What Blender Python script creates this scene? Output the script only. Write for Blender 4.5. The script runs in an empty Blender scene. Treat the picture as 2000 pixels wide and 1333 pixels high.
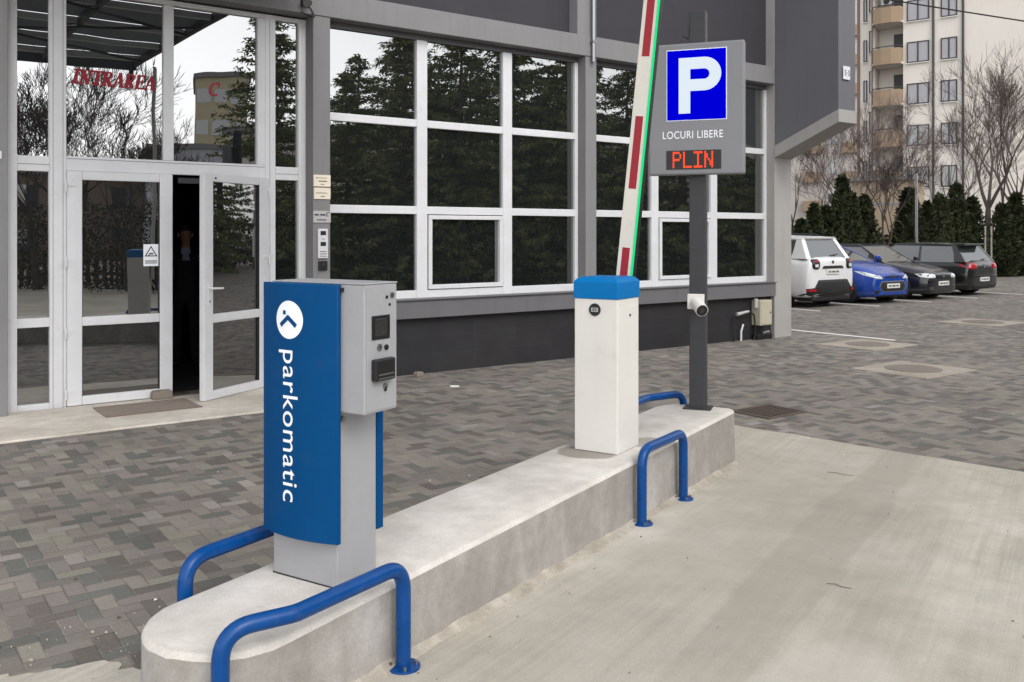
import bpy, math, random
from mathutils.bvhtree import BVHTree
from mathutils import Vector, Matrix, Euler
R = math.radians
random.seed(7)
C = bpy.context.scene.collection
SC = bpy.context.scene

# ------------------------------------------------------------------ camera, sky, sun, exposure
cam = bpy.data.objects.new('camera', bpy.data.cameras.new('camera'))
C.objects.link(cam)
cam.location = (0, 0, 1.67)
cam.rotation_euler = (R(90), 0, 0)
cam.data.sensor_width = 36.0
cam.data.lens = 1780 / 2000 * 36.0
cam.data.shift_y = -(666.5 - 457) / 2000
cam.data.clip_start = 0.05
cam.data.clip_end = 1000
SC.camera = cam

SUN_EL, SUN_AZ = R(41), R(148)          # azimuth clockwise from +Y
world = bpy.data.worlds.new('World')
SC.world = world
world.use_nodes = True
wn = world.node_tree
bg = wn.nodes['Background']
sky = wn.nodes.new('ShaderNodeTexSky')
sky.sky_type = 'NISHITA'
sky.sun_disc = False
sky.sun_elevation = SUN_EL
sky.sun_rotation = SUN_AZ
sky.air_density = 1.0
sky.dust_density = 1.0
hs = wn.nodes.new('ShaderNodeHueSaturation')     # overcast: the cloud layer takes the blue out
hs.inputs['Saturation'].default_value = 0.10
wn.links.new(sky.outputs[0], hs.inputs['Color'])
wn.links.new(hs.outputs[0], bg.inputs['Color'])
bg.inputs['Strength'].default_value = 0.15
sl = bpy.data.lights.new('sun', 'SUN')
sl.energy = 0.5
sl.angle = R(28)
sl.color = (1.0, 0.965, 0.92)
sun = bpy.data.objects.new('sun', sl)
C.objects.link(sun)
sd = Vector((math.sin(SUN_AZ) * math.cos(SUN_EL), math.cos(SUN_AZ) * math.cos(SUN_EL), math.sin(SUN_EL)))
sun.rotation_euler = sd.to_track_quat('Z', 'Y').to_euler()
sun.location = (0, 0, 30)
SC.view_settings.view_transform = 'Standard'
SC.view_settings.look = 'None'
SC.view_settings.gamma = 1
SC.view_settings.exposure = 1.15

# ------------------------------------------------------------------ frames of the place
FA = R(36)                                   # office facade: x along it, y into the building
FP = Vector((1.039, 12.33, 0))
IA = R(-32)                                  # traffic island: x across it (to the lane), y along it
def WF(s, r, z=0.0):
    return Vector((FP.x + math.cos(FA) * s - math.sin(FA) * r, FP.y + math.sin(FA) * s + math.cos(FA) * r, z))
def WI(p, a, z=0.0):
    return Vector((math.cos(IA) * p - math.sin(IA) * a, math.sin(IA) * p + math.cos(IA) * a, z))

# ------------------------------------------------------------------ materials
def S(r, g, b):                              # sRGB 0-255 -> linear
    f = lambda c: (c / 255 / 12.92) if c <= 10 else ((c / 255 + 0.055) / 1.055) ** 2.4
    return (f(r), f(g), f(b), 1)
def lin(c, k): return (c[0] * k, c[1] * k, c[2] * k, 1)

class NT:
    def __init__(s, name):
        s.m = bpy.data.materials.new(name); s.m.use_nodes = True
        s.t = s.m.node_tree; s.b = s.t.nodes['Principled BSDF']; s.tc = None
    def n(s, kind, **kw):
        x = s.t.nodes.new('ShaderNode' + kind)
        for k, v in kw.items(): setattr(x, k, v)
        return x
    def l(s, a, b): s.t.links.new(a, b)
    def co(s):
        if not s.tc: s.tc = s.n('TexCoord')
        return s.tc.outputs['Object']
    def noise(s, scale, detail=4, rough=0.6, stretch=None, rot=None):
        x = s.n('TexNoise'); x.inputs['Scale'].default_value = scale
        x.inputs['Detail'].default_value = detail; x.inputs['Roughness'].default_value = rough
        if stretch or rot:
            mp = s.n('Mapping'); s.l(s.co(), mp.inputs[0])
            if stretch: mp.inputs['Scale'].default_value = stretch
            if rot: mp.inputs['Rotation'].default_value = rot
            s.l(mp.outputs[0], x.inputs['Vector'])
        else: s.l(s.co(), x.inputs['Vector'])
        return x.outputs['Fac']
    def ramp(s, fac, stops, const=False):
        x = s.n('ValToRGB'); e = x.color_ramp.elements
        if const: x.color_ramp.interpolation = 'CONSTANT'
        while len(e) < len(stops): e.new(0.5)
        for i, (p, c) in enumerate(stops): e[i].position = p; e[i].color = c if len(c) == 4 else (*c, 1)
        s.l(fac, x.inputs[0]); return x.outputs[0]
    def mix(s, fac, a, b, mode='MIX'):
        x = s.n('Mix', data_type='RGBA', blend_type=mode)
        for sock, v in ((x.inputs[0], fac), (x.inputs[6], a), (x.inputs[7], b)):
            if hasattr(v, 'links'): s.l(v, sock)
            else: sock.default_value = v
        return x.outputs[2]
    def math(s, op, a, b=0.0, c=None):
        x = s.n('Math', operation=op)
        for i, v in enumerate((a, b) if c is None else (a, b, c)):
            if hasattr(v, 'links'): s.l(v, x.inputs[i])
            else: x.inputs[i].default_value = v
        return x.outputs[0]
    def bump(s, h, strength, dist=0.01):
        x = s.n('Bump'); x.inputs['Strength'].default_value = strength; x.inputs['Distance'].default_value = dist
        s.l(h, x.inputs['Height']); s.l(x.outputs[0], s.b.inputs['Normal'])
    def base(s, v):
        if hasattr(v, 'links'): s.l(v, s.b.inputs['Base Color'])
        else: s.b.inputs['Base Color'].default_value = v
    def set(s, **kw):
        for k, v in kw.items():
            s.b.inputs[k.replace('_', ' ')].default_value = v

MATS = {}
def mat(name, col, rough=0.6, var=0.12, scale=6, bump=0.0, bscale=80, metal=0.0, coat=0.0, spec=0.5, stretch=None, grime=0.0, streak=0.0):
    """paint, plaster, plastic or metal with uneven tone, roughness and a fine grain"""
    k = NT(name)
    a = k.noise(scale, 5, 0.65, stretch)
    cc = k.ramp(a, [(0.28, lin(col, 1 - var)), (0.5, col), (0.74, lin(col, 1 + var))])
    dirt = S(112, 102, 90)
    if grime:                                    # blotches, scuffs and fine scratches
        g1 = k.ramp(k.noise(scale * 2.3, 8, 0.75), [(0.54, (0, 0, 0)), (0.72, (1, 1, 1))])
        cc = k.mix(k.math('MULTIPLY', g1, grime), cc, dirt)
        g2 = k.ramp(k.noise(26, 3, 0.6, (1, 1, 0.22), (0.5, 0.3, 0.2)), [(0.70, (0, 0, 0)), (0.715, (1, 1, 1))])
        cc = k.mix(k.math('MULTIPLY', g2, grime * 0.9), cc, dirt)
    if streak:                                   # rain streaks running down
        g3 = k.ramp(k.noise(5.0, 5, 0.7, (2.2, 2.2, 0.10)), [(0.50, (0, 0, 0)), (0.72, (1, 1, 1))])
        cc = k.mix(k.math('MULTIPLY', g3, streak), cc, lin(col, 0.62))
    k.base(cc)
    k.l(k.ramp(a, [(0.3, (rough * 0.85,) * 3), (0.7, (min(1, rough * 1.15),) * 3)]), k.b.inputs['Roughness'])
    k.set(Metallic=metal)
    k.b.inputs['Specular IOR Level'].default_value = spec
    if coat: k.b.inputs['Coat Weight'].default_value = coat; k.b.inputs['Coat Roughness'].default_value = 0.06
    if bump: k.bump(k.noise(bscale, 4, 0.6), bump, 0.004)
    MATS[name] = k.m
    return k.m

def emis(name, col, st):
    k = NT(name); k.base((col[0] * .02, col[1] * .02, col[2] * .02, 1)); k.b.inputs['Specular IOR Level'].default_value = 0.0
    k.b.inputs['Emission Color'].default_value = col; k.b.inputs['Emission Strength'].default_value = st
    return k.m

plaster = mat('grey_render', S(124, 123, 124), 0.85, 0.10, 1.6, 0.25, 140, streak=0.28, grime=0.10)
plaster_pale = mat('pale_grey_render', S(158, 155, 152), 0.85, 0.07, 1.6, 0.2, 140, streak=0.22, grime=0.10)
slate = mat('slate_render', S(50, 48, 54), 0.8, 0.10, 1.3, 0.2, 140, streak=0.25)
wing_m = mat('wing_render', S(99, 99, 104), 0.85, 0.06, 1.2, 0.2, 140, streak=0.22)
pvc = mat('white_frame', S(209, 209, 211), 0.35, 0.05, 3.0, grime=0.12, streak=0.08)
band_m = mat('sill_render', S(100, 99, 101), 0.85, 0.10, 1.6, 0.25, 140, streak=0.3)
pvc_grey = mat('grey_frame', S(92, 91, 93), 0.5, 0.08, 3.0)
rubber = mat('black_rubber', S(26, 26, 27), 0.7, 0.2, 20)
black = mat('black_plastic', S(24, 24, 26), 0.4, 0.2, 12)
dark_metal = mat('anthracite_metal', S(46, 47, 51), 0.45, 0.12, 8, 0.1, 200, grime=0.10)
steel = mat('steel', S(150, 150, 152), 0.35, 0.1, 20, metal=0.9)
rail_blue = mat('rail_blue', S(0, 64, 126), 0.30, 0.12, 9, 0.12, 60, spec=0.3, grime=0.16)
panel_blue = mat('panel_blue', S(0, 66, 116), 0.5, 0.05, 3, 0.05, 200, spec=0.1, grime=0.05, streak=0.06)
cap_blue = mat('cap_blue', S(0, 106, 170), 0.5, 0.06, 5, 0.1, 160, spec=0.15, grime=0.12)
mach_grey = mat('machine_grey', S(154, 154, 157), 0.45, 0.05, 4, 0.12, 260, grime=0.16, streak=0.07)
cab_white = mat('cabinet_white', S(214, 211, 205), 0.5, 0.035, 2.5, 0.12, 240, grime=0.13, streak=0.06)
white_print = mat('white_print', S(236, 238, 242), 0.5, 0.03, 8)
boom_white = mat('boom_white', S(212, 208, 198), 0.45, 0.05, 5, grime=0.15)
boom_red = mat('boom_red', S(150, 14, 34), 0.45, 0.08, 5)
sign_grey = mat('sign_grey', S(122, 122, 126), 0.5, 0.04, 3, 0.06, 300, grime=0.08, streak=0.05)
beige_box = mat('beige_box', S(176, 170, 150), 0.5, 0.08, 9)
paper = mat('paper_white', S(222, 220, 214), 0.7, 0.05, 10)
cream = mat('cream_plate', S(226, 216, 196), 0.6, 0.05, 10)
silver_plate = mat('silver_plate', S(176, 174, 174), 0.45, 0.05, 10)
red_vinyl = mat('red_vinyl', S(138, 8, 30), 0.5, 0.05, 10)
line_white = mat('line_white', S(225, 223, 218), 0.8, 0.08, 14)
rust = mat('rusty_iron', S(88, 76, 69), 0.8, 0.3, 25, 0.3, 90)
stone = mat('grey_stone', S(128, 118, 108), 0.9, 0.15, 25, 0.4, 80)
rug = mat('brown_mat', S(136, 124, 113), 0.95, 0.15, 12, 0.5, 300)
dark_room = mat('dark_interior', S(44, 42, 42), 0.9, 0.1, 2)  # hall surfaces coloured dark so the doorway looks unlit
green_led = emis('green_led', (0.03, 0.95, 0.32, 1), 0.36)
red_led = emis('red_led', (1.0, 0.07, 0.02, 1), 0.75)
sign_blue = emis('lit_blue', (0.0, 0.0, 1.0, 1), 0.30)
sign_white = emis('lit_white', (0.82, 0.91, 1.0, 1), 0.41)

def glass_mat(name, col, ior, wave=0.03):
    k = NT(name); k.base(col); k.set(Roughness=0.0, IOR=ior)
    k.b.inputs['Specular IOR Level'].default_value = 0.5
    if wave: k.bump(k.noise(1.3, 1, 0.4), wave, 0.05)
    return k.m
glass = glass_mat('window_glass', (0.012, 0.014, 0.014, 1), 3.5, 0.05)
far_glass = glass_mat('far_window_glass', S(120, 124, 128), 1.8, 0)
car_glass = glass_mat('car_glass', (0.03, 0.036, 0.036, 1), 2.6, 0)
screen_glass = glass_mat('screen_glass', (0.03, 0.03, 0.03, 1), 1.6, 0)
lamp_clear = glass_mat('lamp_clear', S(215, 220, 218), 1.8, 0)
lamp_red = glass_mat('lamp_red', S(170, 18, 36), 1.6, 0)

def paving_mat():
    """rectangular blocks 17 x 8.5 cm in a herringbone bond, one tone per block"""
    k = NT('block_paving'); U = 0.0865
    ns = k.n('TexNoise'); ns.inputs['Scale'].default_value = 1.3; k.l(k.co(), ns.inputs['Vector'])
    ad = k.n('VectorMath', operation='MULTIPLY_ADD'); k.l(ns.outputs['Color'], ad.inputs[0])
    ad.inputs[1].default_value = (0.03, 0.03, 0); k.l(k.co(), ad.inputs[2])
    xyz = k.n('SeparateXYZ'); k.l(ad.outputs[0], xyz.inputs[0])
    x = k.math('DIVIDE', xyz.outputs[0], U); y = k.math('DIVIDE', xyz.outputs[1], U)
    ci = k.math('FLOOR', x); cj = k.math('FLOOR', y); fx = k.math('FRACT', x); fy = k.math('FRACT', y)
    q = k.math('FLOORED_MODULO', k.math('SUBTRACT', ci, cj), 4.0)
    eq = lambda v: k.math('COMPARE', q, float(v), 0.25)
    e1, e2 = eq(1), eq(2); ver = k.math('GREATER_THAN', q, 1.5)
    lx = k.math('ADD', fx, e1); ly = k.math('ADD', fy, e2)
    ox = k.math('SUBTRACT', ci, e1); oy = k.math('SUBTRACT', cj, e2)
    wx = k.math('SUBTRACT', 2.0, ver); wy = k.math('ADD', 1.0, ver)
    dx = k.math('MINIMUM', lx, k.math('SUBTRACT', wx, lx)); dy = k.math('MINIMUM', ly, k.math('SUBTRACT', wy, ly))
    jn = k.n('MapRange'); k.l(k.math('MINIMUM', dx, dy), jn.inputs['Value'])
    for nme, v in (('From Min', 0.02), ('From Max', 0.075), ('To Min', 1.0), ('To Max', 0.0)): jn.inputs[nme].default_value = v
    joint_f = jn.outputs[0]
    cb = k.n('CombineXYZ'); k.l(ox, cb.inputs[0]); k.l(oy, cb.inputs[1]); k.l(ver, cb.inputs[2])
    wn_ = k.n('TexWhiteNoise'); k.l(cb.outputs[0], wn_.inputs['Vector'])
    tone = k.ramp(wn_.outputs['Value'], [(0.0, S(102, 102, 98)), (0.13, S(103, 97, 93)), (0.28, S(117, 111, 106)), (0.42, S(131, 124, 117)), (0.70, S(125, 118, 113)), (0.87, S(133, 129, 118)), (0.95, S(142, 136, 131))], True)
    sep = k.n('SeparateColor'); k.l(wn_.outputs['Color'], sep.inputs[0])
    tone = k.mix(1.0, tone, k.ramp(sep.outputs[1], [(0, (0.93,) * 3), (1, (1.07,) * 3)]), 'MULTIPLY')
    grain = k.ramp(k.noise(60, 4, 0.7), [(0.25, (0.82,) * 3), (0.75, (1.16,) * 3)])
    tone = k.mix(1.0, tone, grain, 'MULTIPLY')
    tone = k.mix(1.0, tone, k.ramp(k.noise(0.7, 5, 0.65), [(0.32, (0.82,) * 3), (0.66, (1.12,) * 3)]), 'MULTIPLY')
    joint = k.mix(k.ramp(k.noise(3.5, 4, 0.7), [(0.45, (0, 0, 0)), (0.62, (1, 1, 1))]), S(88, 83, 78), S(150, 145, 138))
    col = k.mix(k.math('MULTIPLY', joint_f, 0.55), tone, joint)
    dust = k.ramp(k.noise(1.6, 6, 0.7), [(0.52, (0, 0, 0)), (0.72, (1, 1, 1))])
    col = k.mix(k.math('MULTIPLY', dust, 0.30), col, S(142, 134, 125))
    wet = k.ramp(k.noise(1.2, 7, 0.75, (1.0, 2.2, 1)), [(0.62, (0, 0, 0)), (0.67, (1, 1, 1))])
    col = k.mix(k.math('MULTIPLY', wet, 0.36), col, S(70, 64, 59))
    k.base(col); k.b.inputs['Specular IOR Level'].default_value = 0.2
    k.l(k.ramp(wet, [(0, (0.9,) * 3), (1, (0.55,) * 3)]), k.b.inputs['Roughness'])
    tilt = k.math('MULTIPLY', sep.outputs[2], 0.25)
    h = k.math('ADD', k.math('SUBTRACT', k.math('MULTIPLY', k.noise(45, 3), 0.3), joint_f), tilt)
    k.bump(h, 0.42, 0.006)
    return k.m
paving_m = paving_mat()

def concrete_mat(name, c0, c1, c2, scale=0.9, broom=False, vertical=False, stains=()):
    k = NT(name)
    a = k.noise(scale, 7, 0.62, (1, 1, 0.6) if vertical else None)
    col = k.ramp(a, [(0.30, c0), (0.5, c1), (0.68, c2)])
    b = k.noise(scale * 7, 4, 0.6)
    col = k.mix(1.0, col, k.ramp(b, [(0.3, (0.90,) * 3), (0.7, (1.08,) * 3)]), 'MULTIPLY')
    f = k.noise(130, 3, 0.7)
    col = k.mix(1.0, col, k.ramp(f, [(0.28, (0.86,) * 3), (0.6, (1.06,) * 3)]), 'MULTIPLY')
    pits = k.ramp(k.noise(38, 2, 0.5), [(0.70, (0, 0, 0)), (0.74, (1, 1, 1))])
    col = k.mix(k.math('MULTIPLY', pits, 0.22), col, S(110, 100, 88))
    h = k.math('ADD', k.math('MULTIPLY', b, 0.6), k.math('MULTIPLY', f, 0.35))
    if broom:
        w = k.noise(3.0, 5, 0.75, (9, 0.22, 1))
        m = k.ramp(k.noise(0.35, 2), [(0.36, (0, 0, 0)), (0.62, (1, 1, 1))])
        col = k.mix(k.math('MULTIPLY', m, 0.8), col, k.mix(1.0, col, k.ramp(w, [(0.38, (0.80,) * 3), (0.60, (1.07,) * 3)]), 'MULTIPLY'))
        tr = k.ramp(k.noise(0.42, 3, 0.5, (1.5, 0.16, 1)), [(0.50, (0, 0, 0)), (0.60, (1, 1, 1))])
        col = k.mix(k.math('MULTIPLY', tr, 0.42), col, S(146, 139, 128))
        h = k.math('ADD', h, k.math('MULTIPLY', w, 0.9))
    for (x, y, rx, ry, amt, cc) in stains:
        mp = k.n('Mapping'); k.l(k.co(), mp.inputs[0])
        mp.inputs['Location'].default_value = (-x / rx, -y / ry, 0); mp.inputs['Scale'].default_value = (1 / rx, 1 / ry, 0)
        ln = k.n('VectorMath', operation='LENGTH'); k.l(mp.outputs[0], ln.inputs[0])
        e = k.math('ADD', ln.outputs['Value'], k.math('MULTIPLY', k.math('SUBTRACT', a, 0.5), 0.9))
        col = k.mix(k.math('MULTIPLY', k.ramp(e, [(0.86, (1, 1, 1)), (1.0, (0, 0, 0))]), amt), col, cc)
    k.base(col); k.set(Roughness=0.9); k.bump(h, 0.35, 0.006)
    return k.m
lane_m = concrete_mat('lane_concrete', S(164, 158, 145), S(181, 175, 162), S(194, 188, 177), 0.8, broom=True, stains=((-1.15, 5.0, 0.20, 3.4, 0.30, S(140, 133, 122)), (0.25, 4.0, 0.22, 4.0, 0.22, S(142, 135, 126)), (-0.75, 2.9, 0.30, 0.9, 0.20, S(205, 200, 192))))
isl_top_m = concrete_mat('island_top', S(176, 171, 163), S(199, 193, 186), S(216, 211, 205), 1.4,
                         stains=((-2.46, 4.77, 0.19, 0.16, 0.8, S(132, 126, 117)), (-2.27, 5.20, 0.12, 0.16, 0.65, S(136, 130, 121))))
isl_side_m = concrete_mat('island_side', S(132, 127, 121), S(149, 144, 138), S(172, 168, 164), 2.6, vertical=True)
step_m = concrete_mat('doorstep_concrete', S(176, 167, 154), S(198, 190, 178), S(212, 205, 194), 1.6)
slab_m = concrete_mat('manhole_concrete', S(136, 127, 115), S(155, 146, 134), S(166, 158, 147), 1.6)
cover_m = mat('manhole_iron', S(122, 113, 104), 0.8, 0.15, 9, 0.4, 70)
mortar_m = concrete_mat('mortar_lumps', S(140, 132, 119), S(164, 156, 143), S(184, 177, 165), 6)
asphalt = mat('far_asphalt', S(110, 104, 100), 0.95, 0.12, 0.7, 0.3, 40)

def tile_mat():
    k = NT('plinth_tile')
    br = k.n('TexBrick'); 
    sx = k.n('SeparateXYZ'); k.l(k.co(), sx.inputs[0])
    cx = k.n('CombineXYZ'); k.l(sx.outputs[0], cx.inputs[0]); k.l(sx.outputs[2], cx.inputs[1])
    k.l(cx.outputs[0], br.inputs['Vector'])
    for nme, v in (('Scale', 1.0), ('Mortar Size', 0.004), ('Brick Width', 0.6), ('Row Height', 0.225)): br.inputs[nme].default_value = v
    br.offset = 0.0
    br.inputs['Color1'].default_value = S(35, 34, 37); br.inputs['Color2'].default_value = S(40, 39, 41); br.inputs['Mortar'].default_value = S(48, 47, 48)
    n = k.ramp(k.noise(4, 5), [(0.3, (0.8,) * 3), (0.7, (1.2,) * 3)])
    k.base(k.mix(1.0, br.outputs['Color'], n, 'MULTIPLY')); k.set(Roughness=0.55)
    k.bump(br.outputs['Fac'], -0.3, 0.004)
    return k.m
tile_m = tile_mat()

# ------------------------------------------------------------------ mesh builder
class MB:
    def __init__(s): s.v = []; s.f = []; s.mi = []
    def add(s, vs, fs, mi=0):
        o = len(s.v); s.v += [tuple(p) for p in vs]
        for q in fs: s.f.append(tuple(i + o for i in q)); s.mi.append(mi)
        return s
    def box(s, x0, x1, y0, y1, z0, z1, mi=0, M=None):
        vs = [Vector((x, y, z)) for z in (z0, z1) for y in (y0, y1) for x in (x0, x1)]
        if M: vs = [M @ p for p in vs]
        return s.add(vs, [(0, 2, 3, 1), (4, 5, 7, 6), (0, 1, 5, 4), (2, 6, 7, 3), (0, 4, 6, 2), (1, 3, 7, 5)], mi)
    def prism(s, poly, f0, f1, mi=0, mi_top=None, mi_bot=None):
        """poly: 2-d outline (counter-clockwise); f0, f1: outline point -> lower and upper 3-d point"""
        n = len(poly); vs = [f0(p) for p in poly] + [f1(p) for p in poly]
        s.add(vs, [(i, (i + 1) % n, n + (i + 1) % n, n + i) for i in range(n)], mi)
        o = len(s.v) - 2 * n
        s.f.append(tuple(o + n + i for i in range(n))); s.mi.append(mi if mi_top is None else mi_top)
        s.f.append(tuple(o + n - 1 - i for i in range(n))); s.mi.append(mi if mi_bot is None else mi_bot)
        return s
    def tube(s, path, rad, n=10, mi=0, cap=True):
        P = [Vector(p) for p in path]; m = len(P)
        rad = rad if isinstance(rad, (list, tuple)) else [rad] * m
        T = [(P[min(i + 1, m - 1)] - P[max(i - 1, 0)]).normalized() for i in range(m)]
        up = Vector((0, 0, 1)) if abs(T[0].z) < 0.9 else Vector((0, 1, 0))
        x = T[0].cross(up).normalized(); vs = []
        for i in range(m):
            x = (x - T[i] * x.dot(T[i])).normalized(); y = T[i].cross(x)
            for k in range(n):
                a = 2 * math.pi * k / n
                vs.append(P[i] + (x * math.cos(a) + y * math.sin(a)) * rad[i])
        fs = [(i * n + k, i * n + (k + 1) % n, (i + 1) * n + (k + 1) % n, (i + 1) * n + k) for i in range(m - 1) for k in range(n)]
        if cap: fs += [tuple(range(n - 1, -1, -1)), tuple((m - 1) * n + k for k in range(n))]
        return s.add(vs, fs, mi)
    def loft(s, rings, mi=0, cap=True):
        m, n = len(rings), len(rings[0]); vs = [p for r in rings for p in r]
        fs = [(i * n + k, i * n + (k + 1) % n, (i + 1) * n + (k + 1) % n, (i + 1) * n + k) for i in range(m - 1) for k in range(n)]
        if cap: fs += [tuple(range(n - 1, -1, -1)), tuple((m - 1) * n + k for k in range(n))]
        return s.add(vs, fs, mi)
    def flip_y(s):
        s.v = [(a, -b, c) for a, b, c in s.v]; s.f = [tuple(reversed(q)) for q in s.f]; return s
    def build(s, name, mats, parent=None, smooth=False, bevel=0.0, loc=None, rot=None, seg=2, sharp=38):
        me = bpy.data.meshes.new(name)
        me.from_pydata(s.v, [], s.f)
        for m in (mats if isinstance(mats, (list, tuple)) else [mats]): me.materials.append(m)
        me.polygons.foreach_set('material_index', s.mi)
        if smooth:
            me.polygons.foreach_set('use_smooth', [True] * len(s.f))
            me.set_sharp_from_angle(angle=R(sharp))
        me.update()
        o = bpy.data.objects.new(name, me); C.objects.link(o)
        if parent: o.parent = parent
        if loc: o.location = loc
        if rot: o.rotation_euler = rot
        if bevel:
            b = o.modifiers.new('edge', 'BEVEL'); b.width = bevel; b.segments = seg; b.limit_method = 'ANGLE'; b.angle_limit = R(40)
        return o
def arc(cx, cy, r, a0, a1, n, ry=None):
    ry = r if ry is None else ry
    return [(cx + r * math.cos(R(a0 + (a1 - a0) * i / n)), cy + ry * math.sin(R(a0 + (a1 - a0) * i / n))) for i in range(n + 1)]
def bend(path, r, n=7):
    """round every inner corner of a polyline with radius r"""
    P = [Vector(p) for p in path]; out = [P[0]]
    for i in range(1, len(P) - 1):
        a, b, c = P[i - 1], P[i], P[i + 1]
        u = (a - b).normalized(); w = (c - b).normalized(); ang = u.angle(w)
        d = min(r / math.tan(ang / 2), (a - b).length * 0.49, (c - b).length * 0.49)
        p0, p2 = b + u * d, b + w * d
        for k in range(n + 1):
            t = k / n; out.append(p0 * (1 - t) ** 2 + b * 2 * t * (1 - t) + p2 * t * t)
    out.append(P[-1]); return out

def tag(o, label=None, cat=None, group=None, kind=None):
    if label: o['label'] = label
    if cat: o['category'] = cat
    if group: o['group'] = group
    if kind: o['kind'] = kind
    return o
def thing(name, label, cat, loc=(0, 0, 0), rz=0.0, group=None):
    o = bpy.data.objects.new(name, None); C.objects.link(o)
    o.location = loc; o.rotation_euler = (0, 0, rz); o.empty_display_size = 0.2
    return tag(o, label, cat, group)
def copy_tree(o, parent=None):
    c = o.copy(); C.objects.link(c); c.parent = parent
    for ch in list(o.children): copy_tree(ch, c)
    return c
def text_geo(body, width=None, height=None, bold=0.0, shear=0.0, spacing=1.0):
    """letters as 2-d triangles scaled into a box: list of (x, y), list of faces"""
    cu = bpy.data.curves.new('letters', 'FONT'); cu.body = body; cu.offset = bold; cu.shear = shear
    cu.space_character = spacing; cu.resolution_u = 5
    ob = bpy.data.objects.new('letters', cu); C.objects.link(ob)
    dg = bpy.context.evaluated_depsgraph_get(); dg.update()
    me = bpy.data.meshes.new_from_object(ob.evaluated_get(dg))
    vs = [(v.co.x, v.co.y) for v in me.vertices]; fs = [tuple(p.vertices) for p in me.polygons]
    bpy.data.objects.remove(ob); bpy.data.curves.remove(cu); bpy.data.meshes.remove(me)
    x0 = min(v[0] for v in vs); x1 = max(v[0] for v in vs); y0 = min(v[1] for v in vs); y1 = max(v[1] for v in vs)
    sx = width / (x1 - x0) if width else 1; sy = height / (y1 - y0) if height else sx
    if not width: sx = sy
    return [((x - x0) * sx, (y - y0) * sy) for x, y in vs], fs
def letters(name, body, fn, material, parent, **kw):
    vs, fs = text_geo(body, **kw)
    return MB().add([fn(x, y) for x, y in vs], fs).build(name, material, parent)

# ------------------------------------------------------------------ ground
g = MB(); g.box(-150, 150, -150, 150, -0.4, -0.012)
tag(g.build('ground', asphalt), kind='structure')
pv = MB()
N = 40
pts = [(-30 + 75 * i / N, -34 + 60 * j / N) for j in range(N + 1) for i in range(N + 1)]
pv.add([(x, y, 0) for x, y in pts], [(j * (N + 1) + i, j * (N + 1) + i + 1, (j + 1) * (N + 1) + i + 1, (j + 1) * (N + 1) + i) for j in range(N) for i in range(N)])
o = pv.build('paving', paving_m, loc=FP, rot=(0, 0, FA)); tag(o, kind='structure')

def lane_z(p, a):
    t = max(0, min(1, (p + 2.75) / 0.5)); t = t * t * (3 - 2 * t)
    return 0.004 + 0.024 * max(0, min(9, 6.5 - a)) * t
def far_a(p): return 7.77 - 0.215 * (p + 2.56)
ln = MB(); rnd = random.Random(3)
cols = [-3.75 + 0.03 * i for i in range(36)] + [-2.66 + 0.16 * i for i in range(12)] + [-0.6 + 0.5 * i for i in range(24)]
NR = 46; vs = []
for p in cols:
    a1 = far_a(p) + rnd.uniform(-0.025, 0.025) if p > -2.7 else 1.60 + 0.90 * max(0, (p + 3.75) / 1.05) ** 0.8 + 0.05 * math.sin(p * 17) + rnd.uniform(-0.03, 0.03)
    for j in range(NR + 1):
        a = -4 + (a1 + 4) * j / NR; vs.append(WI(p, a, lane_z(p, a)))
ln.add(vs, [(i * (NR + 1) + j, (i + 1) * (NR + 1) + j, (i + 1) * (NR + 1) + j + 1, i * (NR + 1) + j + 1) for i in range(len(cols) - 1) for j in range(NR)])
ME = ln.build('road', lane_m); ME.data.transform(Matrix.Rotation(-IA, 4, 'Z')); ME.rotation_euler = (0, 0, IA); tag(ME, kind='structure')

# concrete apron in front of the entrance
st = MB(); st.box(-10.5, -3.62, -1.12, 0.16, -0.1, 0.018)
tag(st.build('doorstep', step_m, loc=FP, rot=(0, 0, FA), bevel=0.006), kind='structure')
# white bay lines
def bay_line(s0, s1, r0, r1):
    m = MB(); m.box(s0, s1, r0, r1, 0.0005, 0.004)
    tag(m.build('parking_line', line_white, loc=FP, rot=(0, 0, FA)), kind='structure')
bay_line(5.10, 5.20, -1.34, 0.7)
for q in (8.80, 11.05, 13.25, 15.50, 17.95): bay_line(q, q + 0.10, 2.65, 7.6)
bay_line(8.9, 18.0, 7.62, 7.72)

def manhole(s0, s1, r0, r1, label):
    t = thing('manhole', label, 'manhole', WF((s0 + s1) / 2, (r0 + r1) / 2), FA, 'square concrete manhole surrounds in the paving')
    hx, hy = (s1 - s0) / 2, (r1 - r0) / 2
    MB().box(-hx, hx, -hy, hy, -0.05, 0.010).build('surround', slab_m, t, bevel=0.006)
    m = MB(); rr = min(hx, hy) * 0.66
    m.prism(arc(0, 0, rr, 0, 345, 23), lambda p: (p[0], p[1], 0.0), lambda p: (p[0], p[1], 0.016), 0)
    c = m.build('cover', cover_m, t)
    m = MB()
    for q in (-0.5, -0.25, 0, 0.25, 0.5):
        h = math.sqrt(1 - q * q) * rr * 0.85; m.box(-h, h, q * rr - 0.012, q * rr + 0.012, 0.0155, 0.020)
    m.build('rib', cover_m, c)
manhole(1.92, 3.06, -3.70, -2.70, 'large pale square manhole surround with round iron cover, nearest in the paved yard')
manhole(3.72, 4.86, -1.90, -0.95, 'square manhole with round cover beside the end of the white line')
manhole(8.55, 9.75, -1.25, -0.15, 'farthest square manhole in front of the parked cars')
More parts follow.
